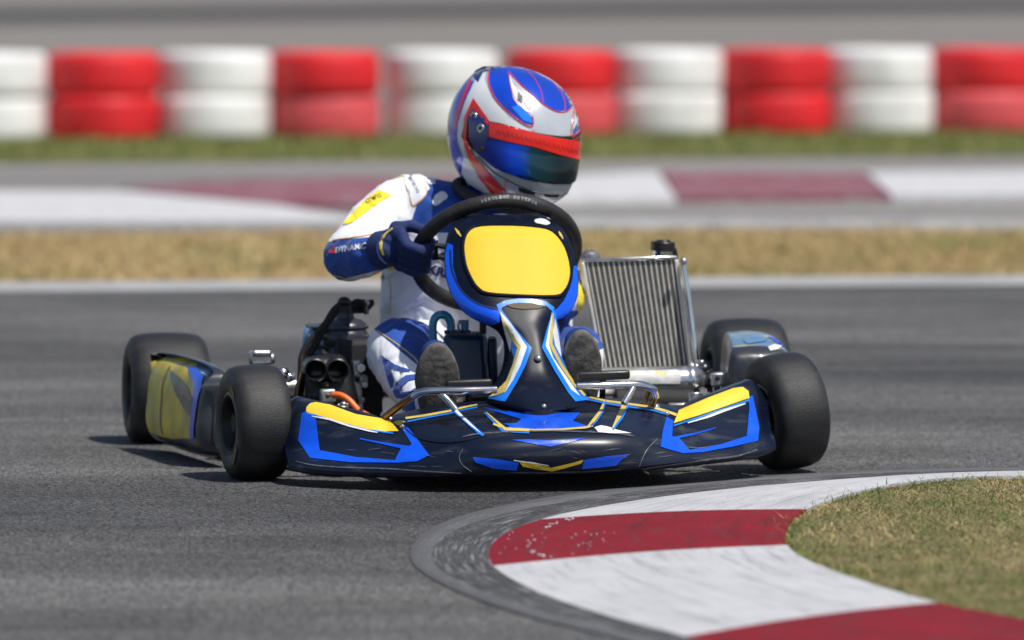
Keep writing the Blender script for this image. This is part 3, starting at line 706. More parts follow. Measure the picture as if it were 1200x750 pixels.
# centre and image-right half
FD('decal', z6([(20, 160), (110, 178), (250, 182), (400, 180), (372, 214), (440, 236), (330, 244), (230, 247), (110, 240), (150, 222), (170, 206)]), 'blue', .0016)
FD('stripe', z6(stroke([(60, 226), (110, 244), (220, 249), (330, 247), (420, 240), (450, 234)], [8, 8, 5, 6, 8, 5])), 'gold', .0024)
FD('stripe', z6(stroke([(430, 236), (452, 212), (478, 178), (497, 132)], [6, 13, 12, 5])), 'gold', .0024)
FD('stripe', z6(stroke([(440, 240), (464, 216), (488, 180), (500, 132)], [4, 5, 5, 3])), 'sky', .0030)
FD('stripe', z6(stroke([(428, 120), (500, 136), (590, 148), (680, 160), (735, 176), (775, 190)], [6, 8, 8, 9, 10, 10])), 'gold', .0022)
FD('stripe', z6(stroke([(428, 130), (500, 146), (590, 159), (680, 172), (730, 186)], 6)), 'sky', .0026)
FD('stripe', z6([(568, 142), (586, 146), (560, 200), (530, 246), (522, 246), (545, 190)]), 'gold', .0030)
FD('stripe', z6([(586, 150), (592, 152), (566, 206), (530, 252), (524, 248), (556, 204)]), 'sky', .0034)
FD('decal', z6([(455, 240), (480, 232), (505, 236), (545, 250), (600, 262), (520, 262), (470, 258)]), 'white', .0026)
FD('decal', z6([(736, 196), (762, 212), (757, 272), (786, 280), (826, 326), (950, 304), (1050, 272), (1059, 150), (1050, 120), (1072, 112), (1098, 236), (1094, 290), (1000, 312), (880, 334), (800, 338), (740, 322), (712, 312), (722, 250)]), 'blue')
FD('stripe', z6([(764, 222), (784, 172), (900, 122), (996, 86), (1034, 80), (1056, 96), (1059, 122), (1020, 136), (940, 164), (860, 192)]), 'yellow', .002)
FD('stripe', z6(stroke([(764, 232), (860, 200), (940, 172), (1059, 130)], 6)), 'sky', .0022)
FD('stripe', z6(stroke([(820, 222), (900, 196), (960, 172), (1042, 144)], [3, 8, 9, 4])), 'white', .0028)
FD('stripe', z6(stroke([(760, 280), (850, 262), (930, 238)], [9, 7, 2])), 'blue', .0016)
# nose emblems
FD('decal', z6([(132, 286), (200, 284), (280, 289), (360, 284), (424, 278), (350, 298), (282, 312), (210, 300)]), 'blue', .0016)
FD('decal', z6([(160, 368), (230, 378), (288, 392), (350, 378), (412, 362), (402, 376), (340, 394), (290, 406), (230, 398), (176, 388)]), 'yellow', .002)
FD('stripe', z6(stroke([(140, 364), (220, 374), (276, 384)], [3, 4, 3])), 'white', .0026)
FD('decal', z6([(-20, 352), (60, 358), (160, 372), (150, 404), (60, 396), (-10, 372)]), 'blue', .0018)
FD('decal', z6([(414, 362), (500, 348), (592, 340), (560, 362), (540, 384), (470, 392), (406, 398)]), 'blue', .0018)
# seam lines of the separate nose wing, raised ribs
def rib(pts, tgt, m, parent, r=.0022, off=.001):
    q = [project(x, y, tgt, off, None)[0] for x, y in csmooth(pts, 5, False)]
    return K(MB().tube(q, r, 6), 'seam', m, parent)
M['seamc'] = mat('scuffed plastic and painted glint', (0.10, 0.10, 0.11), .45, var=.5, vscale=60)
rib(z8([(560, 250), (590, 280), (650, 320), (760, 338), (860, 332), (980, 306), (1080, 288)]), FB, 'navy', fair, .002)
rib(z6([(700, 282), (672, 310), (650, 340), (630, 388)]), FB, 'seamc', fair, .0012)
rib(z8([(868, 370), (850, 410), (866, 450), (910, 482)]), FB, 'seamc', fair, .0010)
FD('scuff_and_glint', z6(stroke(csmooth([(-60, 276), (0, 264), (120, 257), (280, 252), (430, 256), (540, 262), (610, 272)], 4, False), [2]+[4]*23+[2])), 'seamc', .0020)  # highlight along the nose's front top edge, painted as a pale stroke
FD('scuff_and_glint', z6(stroke(csmooth([(640, 398), (760, 380), (900, 362), (1010, 348), (1090, 324)], 4, False), 5)), 'seamc', .0016)
FD('scuff_and_glint', z8(stroke(csmooth([(30, 432), (120, 452), (280, 464), (500, 470), (700, 482), (860, 490)], 4, False), 5)), 'seamc', .0016)
FD('scuff_and_glint', z6(stroke([(120, 410), (240, 412), (420, 408), (560, 398)], [3, 6, 6, 2])), 'seamc', .0016)
random.seed(9)
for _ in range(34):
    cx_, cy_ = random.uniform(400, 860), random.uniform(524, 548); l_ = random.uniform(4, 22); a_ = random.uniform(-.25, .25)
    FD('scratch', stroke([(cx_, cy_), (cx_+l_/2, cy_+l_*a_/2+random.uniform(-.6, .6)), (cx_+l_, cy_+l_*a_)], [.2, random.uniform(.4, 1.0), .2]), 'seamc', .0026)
for px, py in (z6([(736, 188)])[0], z8([(566, 262)])[0]):
    p, _ = project(px, py, FB, .003, None); K(MB().sphere(p, .006, 8), 'bolt', 'steel', fair)

# ---- front panel (steering fairing)
z5 = lambda pts: zz(480, 240, 3.1267, pts)
NP = [ # y, xl, xr in zoom px
 (40, 240, 430), (46, 200, 470), (60, 172, 520), (85, 156, 555), (120, 142, 580), (170, 131, 601), (220, 130, 614), (260, 134, 619), (300, 142, 619), (340, 157, 614), (375, 180, 600), (402, 208, 582), (425, 246, 562), (445, 290, 551), (465, 322, 548), (500, 343, 550), (540, 350, 556), (580, 347, 566), (620, 336, 582), (655, 320, 604), (685, 300, 630), (705, 290, 648), (722, 290, 660), (738, 306, 660), (750, 340, 640), (757, 390, 590)]
rings = []; nu = 40
for y, xl, xr in NP:
    py = 240+y/3.1267; ring = []
    t = (y-40)/717.0                       # 0 top .. 1 bottom
    Yb = .075 - .315*t
    if t < .08: Yb += .05*(1-t/.08)
    dep = .050 if y < 400 else (.050+.03*min(1, (y-400)/100))
    for k in range(nu+1):
        u = -1+2*k/nu; e = abs(u)
        Y = Yb + dep*(e**3.2)
        if y > 640: Y -= .05*((y-640)/117)*(1-e*e*.5)
        px = 480+((xl+xr)/2+(xr-xl)/2*u)/3.1267
        ring.append(P(px, py, Y))
    rings.append(ring)
r2 = [catmull([r[k] for r in rings], 3) for k in range(nu+1)]
front = [[r2[k][i] for k in range(nu+1)] for i in range(len(r2[0]))]
back = [[p + Vector((0, .012 if 0 < i < len(front)-1 else .008, .004)) for p in r] for i, r in enumerate(front)]
nm = MB(); nm.loft([a + b[::-1] for a, b in zip(front, back)])
panel = K(nm, 'front_panel', 'navyp', sharp=40)
NB = [bvh_of(panel.data)]
def ND(name, pts, m, off=.0016, step=3): return decal(name, pts, NB, M[m], panel, off, step)
plate = [(203, 170), (206, 130), (222, 100), (262, 84), (380, 82), (478, 90), (520, 104), (552, 138), (572, 180), (584, 235), (580, 280), (562, 315), (530, 332), (400, 330), (290, 322), (255, 304), (232, 272), (212, 225)]
plate = csmooth(plate, 3)
ND('number_plate', z5(plate), 'plate', .003)
# raised rim round the plate
q = [project(x, y, NB, .002, None)[0] for x, y in z5([(392+(x-392)*1.035, 206+(y-206)*1.05) for x, y in plate])]
K(MB().tube(q, .0035, 6, closed=True), 'plate_surround', 'navyp', panel)
ND('decal', z5([(131, 190), (140, 140), (160, 150), (160, 230), (178, 286), (206, 335), (248, 366), (294, 384), (330, 390), (330, 430), (300, 440), (262, 428), (215, 402), (180, 368), (158, 335), (142, 290), (134, 245)]), 'blue')
ND('decal', z5([(612, 225), (616, 270), (614, 320), (602, 366), (582, 396), (560, 414), (528, 420), (522, 392), (540, 380), (564, 352), (586, 306), (597, 255), (600, 225)]), 'blue')
ND('decal', z5(stroke(csmooth([(150, 165), (154, 230), (172, 282), (206, 332), (260, 368), (330, 385)], 4, False), 9)), 'hdark', .0018)
ND('decal', z5([(318, 368), (350, 352), (400, 345), (450, 346), (500, 356), (530, 378), (522, 392), (500, 372), (440, 362), (380, 362), (340, 376), (330, 392)]), 'sky', .002)
M['bronze'] = mat('bronze print', (0.07, 0.045, 0.015), .6, var=.2)
ND('decal', z5([(350, 368), (400, 360), (450, 362), (498, 374), (470, 382), (420, 384), (380, 380)]), 'bronze', .0022)
# lightning flashes, image-left then image-right
ND('decal', z5([(318, 368), (332, 380), (362, 420), (400, 468), (447, 526), (425, 590), (395, 650), (352, 722), (318, 716), (290, 710), (294, 700), (328, 694), (350, 660), (376, 600), (384, 560), (372, 520), (345, 440)]), 'sky', .0018)
ND('decal', z5([(330, 392), (368, 432), (402, 478), (430, 522), (408, 590), (380, 646), (350, 692), (372, 640), (396, 560), (402, 518), (380, 470), (372, 540), (358, 490)]), 'white', .0024)
ND('stripe', z5([(326, 385), (345, 420), (372, 465), (410, 520), (396, 570), (372, 640), (350, 690), (296, 706), (330, 698), (358, 645), (382, 585), (398, 526), (374, 490), (350, 445)]), 'gold', .0030)
ND('decal', z5([(524, 378), (534, 400), (545, 460), (553, 520), (556, 560), (590, 640), (622, 690), (656, 706), (654, 716), (606, 722), (580, 690), (530, 610), (484, 524), (500, 460)]), 'sky', .0018)
ND('decal', z5([(520, 395), (508, 450), (496, 518), (540, 600), (590, 680), (622, 703), (575, 636), (522, 560), (508, 515), (518, 450)]), 'white', .0024)
ND('decal', z5([(530, 412), (546, 500), (553, 560), (530, 518), (522, 470)]), 'white', .0024)
ND('stripe', z5(stroke([(523, 398), (518, 450), (513, 512), (550, 585), (598, 658), (640, 702)], [3, 10, 12, 11, 10, 7])), 'gold', .0030)
ND('decal', z5(csmooth([(458, 58), (480, 53), (500, 58), (514, 70), (500, 76), (478, 72), (462, 68)], 3)), 'white', .0022)
for x, y, rx in ((470, 566, .009), (492, 742, .006)):
    p, _ = project(*z5([(x, y)])[0], NB, .002, None); K(MB().sphere(p, rx, 10), 'bolt', 'steel', panel)
for x0, y0, x1, y1 in ((168, 88, 190, 118), (545, 100, 560, 128)):
    ND('decal', z5(stroke([(x0, y0), ((x0+x1)/2, (y0+y1)/2), (x1, y1)], [3, 9, 4])), 'gold', .0022)

# ---- steering wheel
WC = P(581, 297, .27); e48 = R(46)
ex = Vector((1, 0, 0)); eu = Vector((0, -math.sin(e48), math.cos(e48))); en = Vector((0, math.cos(e48), math.sin(e48)))
WR = .181
sw = MB(); sw.tube([WC + (ex*math.cos(a)+eu*math.sin(a))*WR for a in [2*math.pi*k/64 for k in range(64)]], .0172, 16, closed=True)
wheel_o = K(sw, 'steering_wheel', 'grip')
sp = MB(); SW_ROT = R(8)
for a in (R(172), R(8), R(268)):
    d = ex*math.cos(a)+eu*math.sin(a); s_ = d.cross(en)
    for sgn in (-1, 1): sp.tube([WC-en*.03+d*.03+s_*sgn*.012, WC-en*.01+d*.09+s_*sgn*.016, WC+d*(WR-.012)+s_*sgn*.020], .006, 8, 3)
    sp.box(WC+d*(WR-.03)-en*.002, (.03, .008, .045))
K(sp, 'spoke', 'black', wheel_o)
hb = MB(); hb.cyl(WC-en*.05, WC-en*.01, .045, seg=28); K(hb, 'hub', 'black', wheel_o, bevel=.004)
cl = MB(); cl.cyl(WC-en*.04, Vector((0, -.10, .07)), .011); K(cl, 'steering_column', 'steel')
# print on the rim top
SB = [bvh_of(wheel_o.data)]
wm = csmooth([(563, 236), (580, 231.5), (597, 230.5), (614, 233), (630, 238.5)], 4, False)
M['greyprint'] = mat('worn grey print', (0.22, 0.225, 0.24), .5, var=.3, vscale=80)
txt = 'AKROLINE DRYSPOR'
for i, ch_ in enumerate(txt):
    if ch_ == ' ': continue
    t = (i+.5)/len(txt)*(len(wm)-1); a = int(t); x0, y0 = wm[a]; x1, y1 = wm[min(a+1, len(wm)-1)]; f = t-a
    textdecal('print', ch_, x0+(x1-x0)*f, y0+(y1-y0)*f+.4, 3.0, 3.6, math.degrees(math.atan2(y1-y0, x1-x0)), SB, M['greyprint'], wheel_o, .0012, bold=.04)

# ---- chrome bumper bars
def bar(pts, Y, r=.0085, m='chrome', name='bumper_bar', sm=5, parent=None):
    q = [P(x, y, Y if not isinstance(Y, (list, tuple)) else Y[i]) for i, (x, y) in enumerate(pts)]
    return K(MB().tube(q, r, 12, sm), name, m, parent)
b1_ = bar([(484, 465), (492, 460), (505, 458), (540, 457.5), (582, 456.5)], [-.26, -.27, -.28, -.29, -.29])
bar([(452, 488), (462, 480), (474, 471), (486, 463)], [-.18, -.20, -.23, -.26], .008, 'brown', 'bracket', 4, b1_)
bar([(514, 459), (524, 468), (534, 480)], [-.28, -.29, -.30], .0075, 'chrome', 'bracket', 4, b1_)
b2_ = bar([(676, 452.5), (700, 452), (740, 450.5), (756, 452), (766, 457), (769, 464)], [-.29, -.29, -.28, -.27, -.25, -.23])
bar([(769, 464), (767, 470), (762, 478)], [-.23, -.21, -.20], .008, 'brown', 'bracket', 4, b2_)
bar([(762, 456), (757, 466), (753, 478)], [-.20, -.19, -.19], .0055, 'brown', 'bracket', 4, b2_)
bar([(742, 454), (737, 463), (731, 473)], [-.28, -.29, -.30], .0075, 'chrome', 'bracket', 4, b2_)
for px, py, Y, r_ in ((452, 487, -.17, .012), (457, 492, -.17, .009), (768, 478, -.2, .011)): K(MB().sphere(P(px, py, Y), r_, 9), 'bolt', 'steel')
# pedals
for (x0, x1, y) in ((522, 577, 450), (676, 738, 440)):
    a, b = P(x0, y, -.13), P(x1, y, -.13); m_ = MB(); mid = (a+b)/2
    m_.box(mid, ((b-a).length, .020, .021)); m_.cyl(mid, (mid.x, -.05, .04), .007)
    K(m_, 'pedal', 'black', bevel=.007, segs=4)

# ---- fuel tank and hoses
tk = MB(); tk.hexa([P(517, 458, .02), P(574, 458, .02), P(574, 458, .2), P(517, 458, .2), P(520, 391, .05), P(570, 391, .05), P(570, 388, .2), P(520, 388, .2)])
tank = K(tk, 'fuel_tank', 'tank', bevel=.016, segs=4)
tk = MB(); tk.hexa([P(573, 458, .05), P(584, 458, .05), P(584, 458, .2), P(573, 458, .2), P(571, 398, .06), P(582, 396, .06), P(582, 394, .2), P(571, 394, .2)])
K(tk, 'side_rib', 'tank', tank, bevel=.006)
K(MB().cyl(P(536, 391, .11), P(536, 387, .11), .030), 'tank_neck', 'black', tank); K(MB().cyl(P(566, 391, .12), P(566, 362, .12), .008), 'filler_stem', 'black', tank)
K(MB().tube([P(508, 404, .10), P(507, 385, .10), P(509, 374, .10), P(515, 369, .10), P(523, 370, .10), P(528, 378, .10), P(528.5, 390, .10)], .0095, 12, 5), 'hose', 'hose', tank)
K(MB().cyl(P(545, 389, .11), P(545, 375, .11), .0085, seg=14), 'hose', 'hose', tank)
K(MB().tube([P(538, 388, .11), P(537, 380, .11), P(540, 376, .11), P(542, 386, .11)], .003, 8, 4), 'wire', 'steel', tank)

# ---- seat
st = MB(); rg = []
for i in range(13):
    t = i/12; Y = .42+.42*t; zb = .07 + .22*max(0, t-.35)**1.3*1.8
    rg.append([Vector((-.0+.19*math.sin(a)*(1.0), Y+.02*math.cos(a), zb+.06*(1-math.cos(a)))) for a in [R(-105+210*k/20) for k in range(21)]])
st.loft([r + [p+Vector((0, .01, -.008)) for p in r[::-1]] for r in rg]); K(st, 'seat', 'black')

# ---- side pods
M['podd'] = mat('scuffed dark pod plastic', (0.022, 0.026, 0.036), .36, coat=.25, var=.3, vscale=12, rvar=.12, bump=.0008, bscale=40, col2=(.07, .072, .078), c2scale=14, c2lo=.5, c2hi=.75)
def sidepod(sx, xo0, xo1, xi):
    # outer flank xo0 at the front, xo1 at the rear
    rings = []
    for (Y, xo, ztop, zb, inn) in ((.275, xo0-.07, .200, .065, xi+.03), (.290, xo0-.020, .228, .048, xi), (.34, xo0, .243, .040, xi), (.50, xo0+(xo1-xo0)*.35, .250, .040, xi), (.64, xo0+(xo1-xo0)*.75, .250, .040, xi), (.755, xo1, .246, .042, xi), (.765, xo1-.006, .242, .046, xi+.02)):
        p = [(inn, zb), (xo-.05, zb), (xo-.012, zb+.012), (xo, zb+.05), (xo-.004, (zb+ztop)/2), (xo-.012, ztop-.05), (xo-.030, ztop-.016), (xo-.06, ztop), (inn+.03, ztop+.004), (inn, ztop-.02)]
        sh_ = .16*max(0, Y-.30)
        p = [((x+sh_ if i in (0, 8, 9) else x), z) for i, (x, z) in enumerate(p)]
        rings.append([Vector((sx*x, Y, z)) for x, z in csmooth(p, 4)])
    rr = [catmull([r[k] for r in rings], 8) for k in range(len(rings[0]))]
    mb = MB(); mb.loft([[rr[k][i] for k in range(len(rr))] for i in range(len(rr[0]))]); return K(mb, 'side_pod', 'podd', sharp=50)
podL = sidepod(-1, .70, .762, .625)
podR = sidepod(1, .71, .76, .535)
M['podtop'] = mat('worn pod top with painted glints', (0.10, 0.19, 0.32), .35, coat=.2, var=.3, vscale=14, col2=(.50, .46, .20), c2scale=9, c2lo=.52, c2hi=.62)  # pale blue and yellow glints of the upward faces are painted into this colour
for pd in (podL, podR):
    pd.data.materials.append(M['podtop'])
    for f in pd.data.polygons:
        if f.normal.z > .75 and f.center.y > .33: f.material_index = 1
PB = [bvh_of(podL.data)]
z3 = lambda pts: zz(120, 370, 3.5719, pts)
def PD(name, pts, m, off=.0014, t=PB, par=None): return decal(name, pts, t, M[m], par or podL, off, 4)
PA, PBB = Vector((-.70, .34, 0)), Vector((-.762, .80, 0))
def SDD(name, pts, m, off): return sidedecal(name, z3(pts), PB[0], M[m], podL, PA, PBB, off)
SDD('decal', [(180, 200), (192, 178), (255, 180), (310, 200), (345, 236), (366, 300), (376, 352), (376, 512), (290, 516), (205, 490), (188, 420), (182, 300)], 'dirtyyellow', .0015)
SDD('decal', [(256, 226), (300, 260), (345, 305), (370, 355), (372, 425), (340, 392), (300, 330)], 'podd', .0028)
SDD('stripe', [(300, 208), (335, 220), (374, 250), (384, 300), (384, 512), (372, 514), (370, 352), (358, 280), (330, 244)], 'blue', .0030)
SDD('seam', stroke([(252, 212), (250, 300), (254, 400), (260, 500)], 4), 'podd', .0030)
z7 = lambda pts: zz(660, 270, 2.5, pts)
PBR = [bvh_of(podR.data)]
PD('decal', z7([(596, 312), (640, 318), (662, 326), (664, 356), (640, 352), (628, 330)]), 'blue', .002, PBR, podR)
PD('decal', z7([(525, 322), (560, 312), (600, 316), (590, 326), (540, 334)]), 'paleblue', .002, PBR, podR)
PD('decal', z7([(600, 344), (618, 336), (640, 340), (630, 350), (606, 354)]), 'white', .0026, PBR, podR)

# ---- radiator
M['fin'] = mat('radiator fins', (0.16, 0.155, 0.145), .55, metal=.5, var=.3, vscale=60, bump=.003, bscale=500, stretch=(.4, 1, 3))
M['tubem'] = mat('radiator tube', (0.60, 0.585, 0.54), .4, metal=.3, var=.15, vscale=40)
RY = .44
def rp(u, v, dy=0): # u 0..1 left to right, v 0 top .. 1 bottom
    tl, tr, bl, br = (685, 307), (790, 304), (708, 432), (806, 430)
    x = (tl[0]*(1-u)+tr[0]*u)*(1-v)+(bl[0]*(1-u)+br[0]*u)*v; y = (tl[1]*(1-u)+tr[1]*u)*(1-v)+(bl[1]*(1-u)+br[1]*u)*v
    return P(x, y, RY+dy)
rc = MB(); rc.hexa([rp(0, 1, .004), rp(1, 1, .004), rp(1, 1, .036), rp(0, 1, .036), rp(0, 0, .004), rp(1, 0, .004), rp(1, 0, .036), rp(0, 0, .036)])
rad = K(rc, 'radiator', 'fin', smooth=False)
nt_ = 17
for i in range(nt_):
    u0 = (i+.5)/nt_-.011; u1 = u0+.018; c_ = MB(); c_.hexa([rp(u0, 1, 0), rp(u1, 1, 0), rp(u1, 1, .006), rp(u0, 1, .006), rp(u0, 0, 0), rp(u1, 0, 0), rp(u1, 0, .006), rp(u0, 0, .006)])
    K(c_, 'cooling_tube', 'tubem', rad, smooth=False)
fn = MB()
for i in range(nt_+1):
    ua = (i-.5)/nt_+.012; ub = (i+.5)/nt_-.014; ua = max(ua, .002); ub = min(ub, .998); zig = 60
    for k in range(zig):
        v0 = k/zig; v1 = (k+.5)/zig
        fn.hexa([rp(ua, v1, .0005), rp(ub, v1, .0005), rp(ub, v1, .004), rp(ua, v1, .004), rp(ua, v0+.003, .0005), rp(ub, v0+.003, .0005), rp(ub, v0+.003, .004), rp(ua, v0+.003, .004)])
fo = K(fn, 'cooling_fins', 'steel', rad, smooth=False); tag(fo, kind='stuff')
fo.data.materials[0] = mat('dark fin edges', (0.27, 0.26, 0.235), .55, metal=.3, var=.3, vscale=50, col2=(.42, .36, .10), c2scale=14, c2lo=.66, c2hi=.72)
def slat(name, u0, u1, v0, v1, m, d0=-.006, d1=.042, par=None):
    K(MB().hexa([rp(u0, v1, d0), rp(u1, v1, d0), rp(u1, v1, d1), rp(u0, v1, d1), rp(u0, v0, d0), rp(u1, v0, d0), rp(u1, v0, d1), rp(u0, v0, d1)]), name, m, par or rad, bevel=.003)
slat('top_tank', -.02, 1.04, -.035, .004, 'chrome'); slat('side_plate', 1.0, 1.045, .004, 1, 'tubem'); slat('side_plate', -.045, 0, .004, 1, 'tubem'); slat('bottom_tank', -.02, 1.04, 1, 1.05, 'steel')
K(MB().cyl(P(776, 303, RY+.02), P(776.5, 291, RY+.02), .023, seg=24), 'filler_neck', 'chrome', rad)
K(MB().cyl(P(776.5, 294, RY+.02), P(777, 283, RY+.02), .0285, seg=18).cyl(P(777, 284, RY+.02), P(777, 281, RY+.02), .017, seg=12), 'filler_cap', 'black', rad, bevel=.003)
K(MB().tube([P(785, 288, RY+.03), P(790, 293, RY+.035), P(792, 303, RY+.035)], .006, 8, 4), 'overflow_hose', 'black', rad)
dm = MB(); dm.sphere(P(691, 300, RY+.05), .024, 16, 1.0, .8, .62); K(dm, 'breather_dome', 'seamc')
K(MB().tube([P(800, 307, RY-.01), P(806, 345, RY-.02), P(817, 434, RY-.03)], .0072, 12), 'radiator_strut', 'chrome')
for px, py, r_ in ((801, 306, .009), (822, 425, .007), (826, 430, .006), (816, 430, .008)): K(MB().sphere(P(px, py, RY-.04), r_, 10), 'bolt', 'steel')
# yellow sponsor remnant on radiator
# ---- silencer
M['silc'] = mat('scuffed aluminium silencer', (0.56, 0.57, 0.58), .28, metal=.95, var=.2, vscale=18, rvar=.12, bump=.0006, bscale=60)
SY = .34; a_, b_ = P(700, 448, SY), P(806, 446, SY)
d_ = (b_-a_).normalized(); ln = (b_-a_).length
sm_ = MB(); sm_.revolve([(-.10, 0), (-.10, .030), (0, .0335), (ln-.006, .0345), (ln, .0345), (ln+.003, .0360), (ln+.010, .0360), (ln+.014, .033), (ln+.030, .026), (ln+.040, .016), (ln+.044, 0)], a_, d_, 40)
sil = K(sm_, 'silencer', 'silc', sharp=40)
SBv = [bvh_of(sil.data)]
zr = lambda pts: zz(620, 370, 5.2174, pts)
M['label'] = mat('scratched silver label', (0.55, 0.56, 0.54), .5, var=.2, vscale=60, col2=(.50, .46, .22), c2scale=44, c2lo=.54, c2hi=.62)
decal('label_plate', zr([(520, 345), (640, 338), (900, 332), (935, 340), (922, 415), (660, 416), (640, 402), (520, 395)]), SBv, M['label'], sil, .0015, 3)
bk = MB(); bk.box(P(843, 444, SY-.01), (.046, .03, .03)); K(bk, 'clamp', 'steel', bevel=.004)
K(MB().sphere(P(841, 443, SY-.028), .006, 8), 'bolt', 'matte')
for dx in (0, 9): K(MB().tube([P(836+dx, 446, SY-.02), P(837+dx, 460, SY-.02), P(840+dx, 466, SY-.02)], .0045, 8, 3), 'clamp_rod', 'chrome')
K(MB().cyl(P(822, 448, SY), P(838, 440, SY), .018), 'exhaust_outlet', 'black')
for px, py, r_ in ((823, 458, .010), (828, 462, .007)):
    c = P(px, py, SY-.03); K(MB().cyl(c, c+Vector((0, -.014, 0)), r_, seg=6), 'bolt', 'steel', sharp=20)
m_ = MB(); m_.box(P(829, 470, .25), (.05, .04, .03)); K(m_, 'bracket', 'steel', bevel=.004)
m_ = MB(); m_.tube([P(798, 484, .18), P(808, 473, .18), P(822, 468, .2)], .014, 12, 4); K(m_, 'hose', 'black')
m_ = MB(); m_.cyl(P(720, 470, .32), P(812, 470, .32), .030); m_.box(P(815, 482, .3), (.06, .1, .06)); K(m_, 'brake_housing', 'matte', bevel=.004)
# ---- far side hub parts by the front left wheel
m_ = MB(); m_.box(P(305, 419, .42), (.050, .04, .032)); m_.cyl(P(292, 420, .42), P(322, 420, .42), .013); m_.cyl(P(296, 414, .40), P(318, 414, .40), .008); K(m_, 'brake_caliper', 'steel', bevel=.005)
m_ = MB(); m_.sphere(P(331, 438, .36), .017, 12); m_.sphere(P(338, 442, .36), .013, 12); m_.cyl(P(325, 446, .36), P(345, 440, .36), .011); K(m_, 'joint', 'chrome')

# ---- engine group on the image-left side
ze = lambda x, y: (330+x/5.0, 350+y/5.0)
def E(x, y, Y): return P(*ze(x, y), Y)
bt = MB(); rb_ = .0525
base_ = E(378, 370, .52); 
SCB = .70
bt.revolve([(a_*SCB, b_) for a_, b_ in [(0, 0), (0, .044), (.012, .050), (.075, .0505), (.082, .046), (.090, .0525), (.118, .0535), (.126, .050), (.133, .048), (.140, .0525), (.150, .0515), (.165, .040), (.172, .022), (.190, .020), (.190, 0)]], base_-Vector((0, 0, .02)), (0, 0.03, 1), 32)
K(bt, 'overflow_bottle', 'bottle', sharp=50)
cp = base_ + Vector((0, .005, .112)); m_ = MB(); m_.cyl(cp, cp+Vector((0, 0, .018)), .018, seg=14); m_.sphere(cp+Vector((0, 0, .026)), .016, 12, 1, 1, .8); K(m_, 'bottle_cap', 'black')
for pts, Y, r_, mm in (([(345, 30), (300, 70), (250, 150), (160, 250), (115, 340), (110, 430), (90, 560), (75, 640)], .40, .0065, 'matte'),
    ([(330, 60), (260, 150), (190, 280), (130, 380), (120, 470), (100, 600)], .42, .009, 'matte'), ([(130, 330), (120, 420), (95, 520), (85, 600)], .36, .0045, 'brown'),
    ([(400, 40), (440, 15), (480, 30), (500, 90)], .55, .006, 'matte')):
    K(MB().tube([E(x, y, Y) for x, y in pts], r_, 10, 5), 'hose', mm)
m_ = MB(); m_.hexa([E(115, 330, .70), E(250, 335, .70), E(250, 335, .9), E(115, 330, .9), E(130, 150, .74), E(250, 140, .74), E(250, 140, .9), E(130, 150, .9)]); K(m_, 'rear_cowl', 'paleblue', bevel=.02, segs=4)
# intake silencer with two trumpets
m_ = MB(); m_.hexa([E(135, 620, .30), E(460, 640, .30), E(470, 640, .5), E(135, 620, .5), E(140, 370, .32), E(395, 370, .32), E(400, 340, .5), E(150, 340, .5)])
airbox = K(m_, 'intake_box', 'black', bevel=.02, segs=4)
m_ = MB(); m_.hexa([E(128, 470, .27), E(392, 478, .27), E(400, 470, .4), E(128, 470, .4), E(150, 335, .30), E(370, 325, .30), E(380, 318, .4), E(160, 330, .4)])
K(m_, 'box_lid', 'black', airbox, bevel=.022, segs=5)
for x in (196, 325):
    c = E(x, 415, .265); m_ = MB(); m_.revolve([(0, .0255), (-.012, .0265), (-.014, .0235), (-.010, .0215), (.040, .0185), (.05, .0185), (.05, .024)], c, (0, 1, .05), 32)
    K(m_, 'trumpet', 'black', airbox); 
    K(MB().cyl(c+Vector((0, .03, 0)), c+Vector((0, .05, 0)), .022), 'trumpet_bore', 'matte', airbox)
K(MB().sphere(E(262, 498, .27), .009, 10, 1.3, 1, 1), 'bolt', 'black', airbox)
m_ = MB(); m_.box(E(270, 570, .25), (.034, .03, .032)); m_.cyl(E(230, 580, .26), E(300, 560, .26), .012); m_.box(E(262, 610, .26), (.012, .02, .04)); m_.box(E(292, 615, .26), (.010, .02, .04)); K(m_, 'carburettor', 'steel', bevel=.006, segs=3)
K(MB().sphere(E(272, 570, .228), .0055, 8), 'bolt', 'brown')
K(MB().tube([E(300, 562, .23), E(350, 568, .22), E(400, 600, .21), E(450, 655, .20), E(512, 692, .2), E(560, 720, .2)], .0075, 12, 5), 'cable', 'orange')
K(MB().tube([E(448, 652, .20), E(470, 668, .2)], .0085, 12), 'cable_sleeve', 'matte')
m_ = MB(); m_.sphere(E(362, 622, .24), .009, 10); m_.cyl(E(330, 630, .25), E(400, 622, .25), .007); K(m_, 'joint', 'steel')
random.seed(11)
m_ = MB(); m_.box(E(440, 560, .50), (.10, .16, .26)); m_.box(E(440, 480, .66), (.11, .12, .10)); K(m_, 'engine', 'matte', bevel=.012)
for i, (x, y, r_) in enumerate(((462, 405, .010), (455, 468, .012), (482, 505, .007), (472, 590, .009), (448, 640, .007), (430, 560, .006))):
    m_ = MB(); c = E(x, y, .36); dv = Vector((random.uniform(-.5, .5), -1, random.uniform(-.5, .5))).normalized(); m_.cyl(c, c+dv*.02, r_, seg=6); m_.cyl(c+dv*.02, c+dv*.024, r_*.5, seg=8); K(m_, 'bolt', 'steel', sharp=20)
K(MB().box(E(440, 500, .38), (.022, .03, .11)), 'engine_cover', 'steel', bevel=.005)
for k in range(6):
    z = .10+.022*k; K(MB().box((-.335, .56, z+.10), (.13, .13, .008)), 'cooling_fin', 'black', bevel=.002)
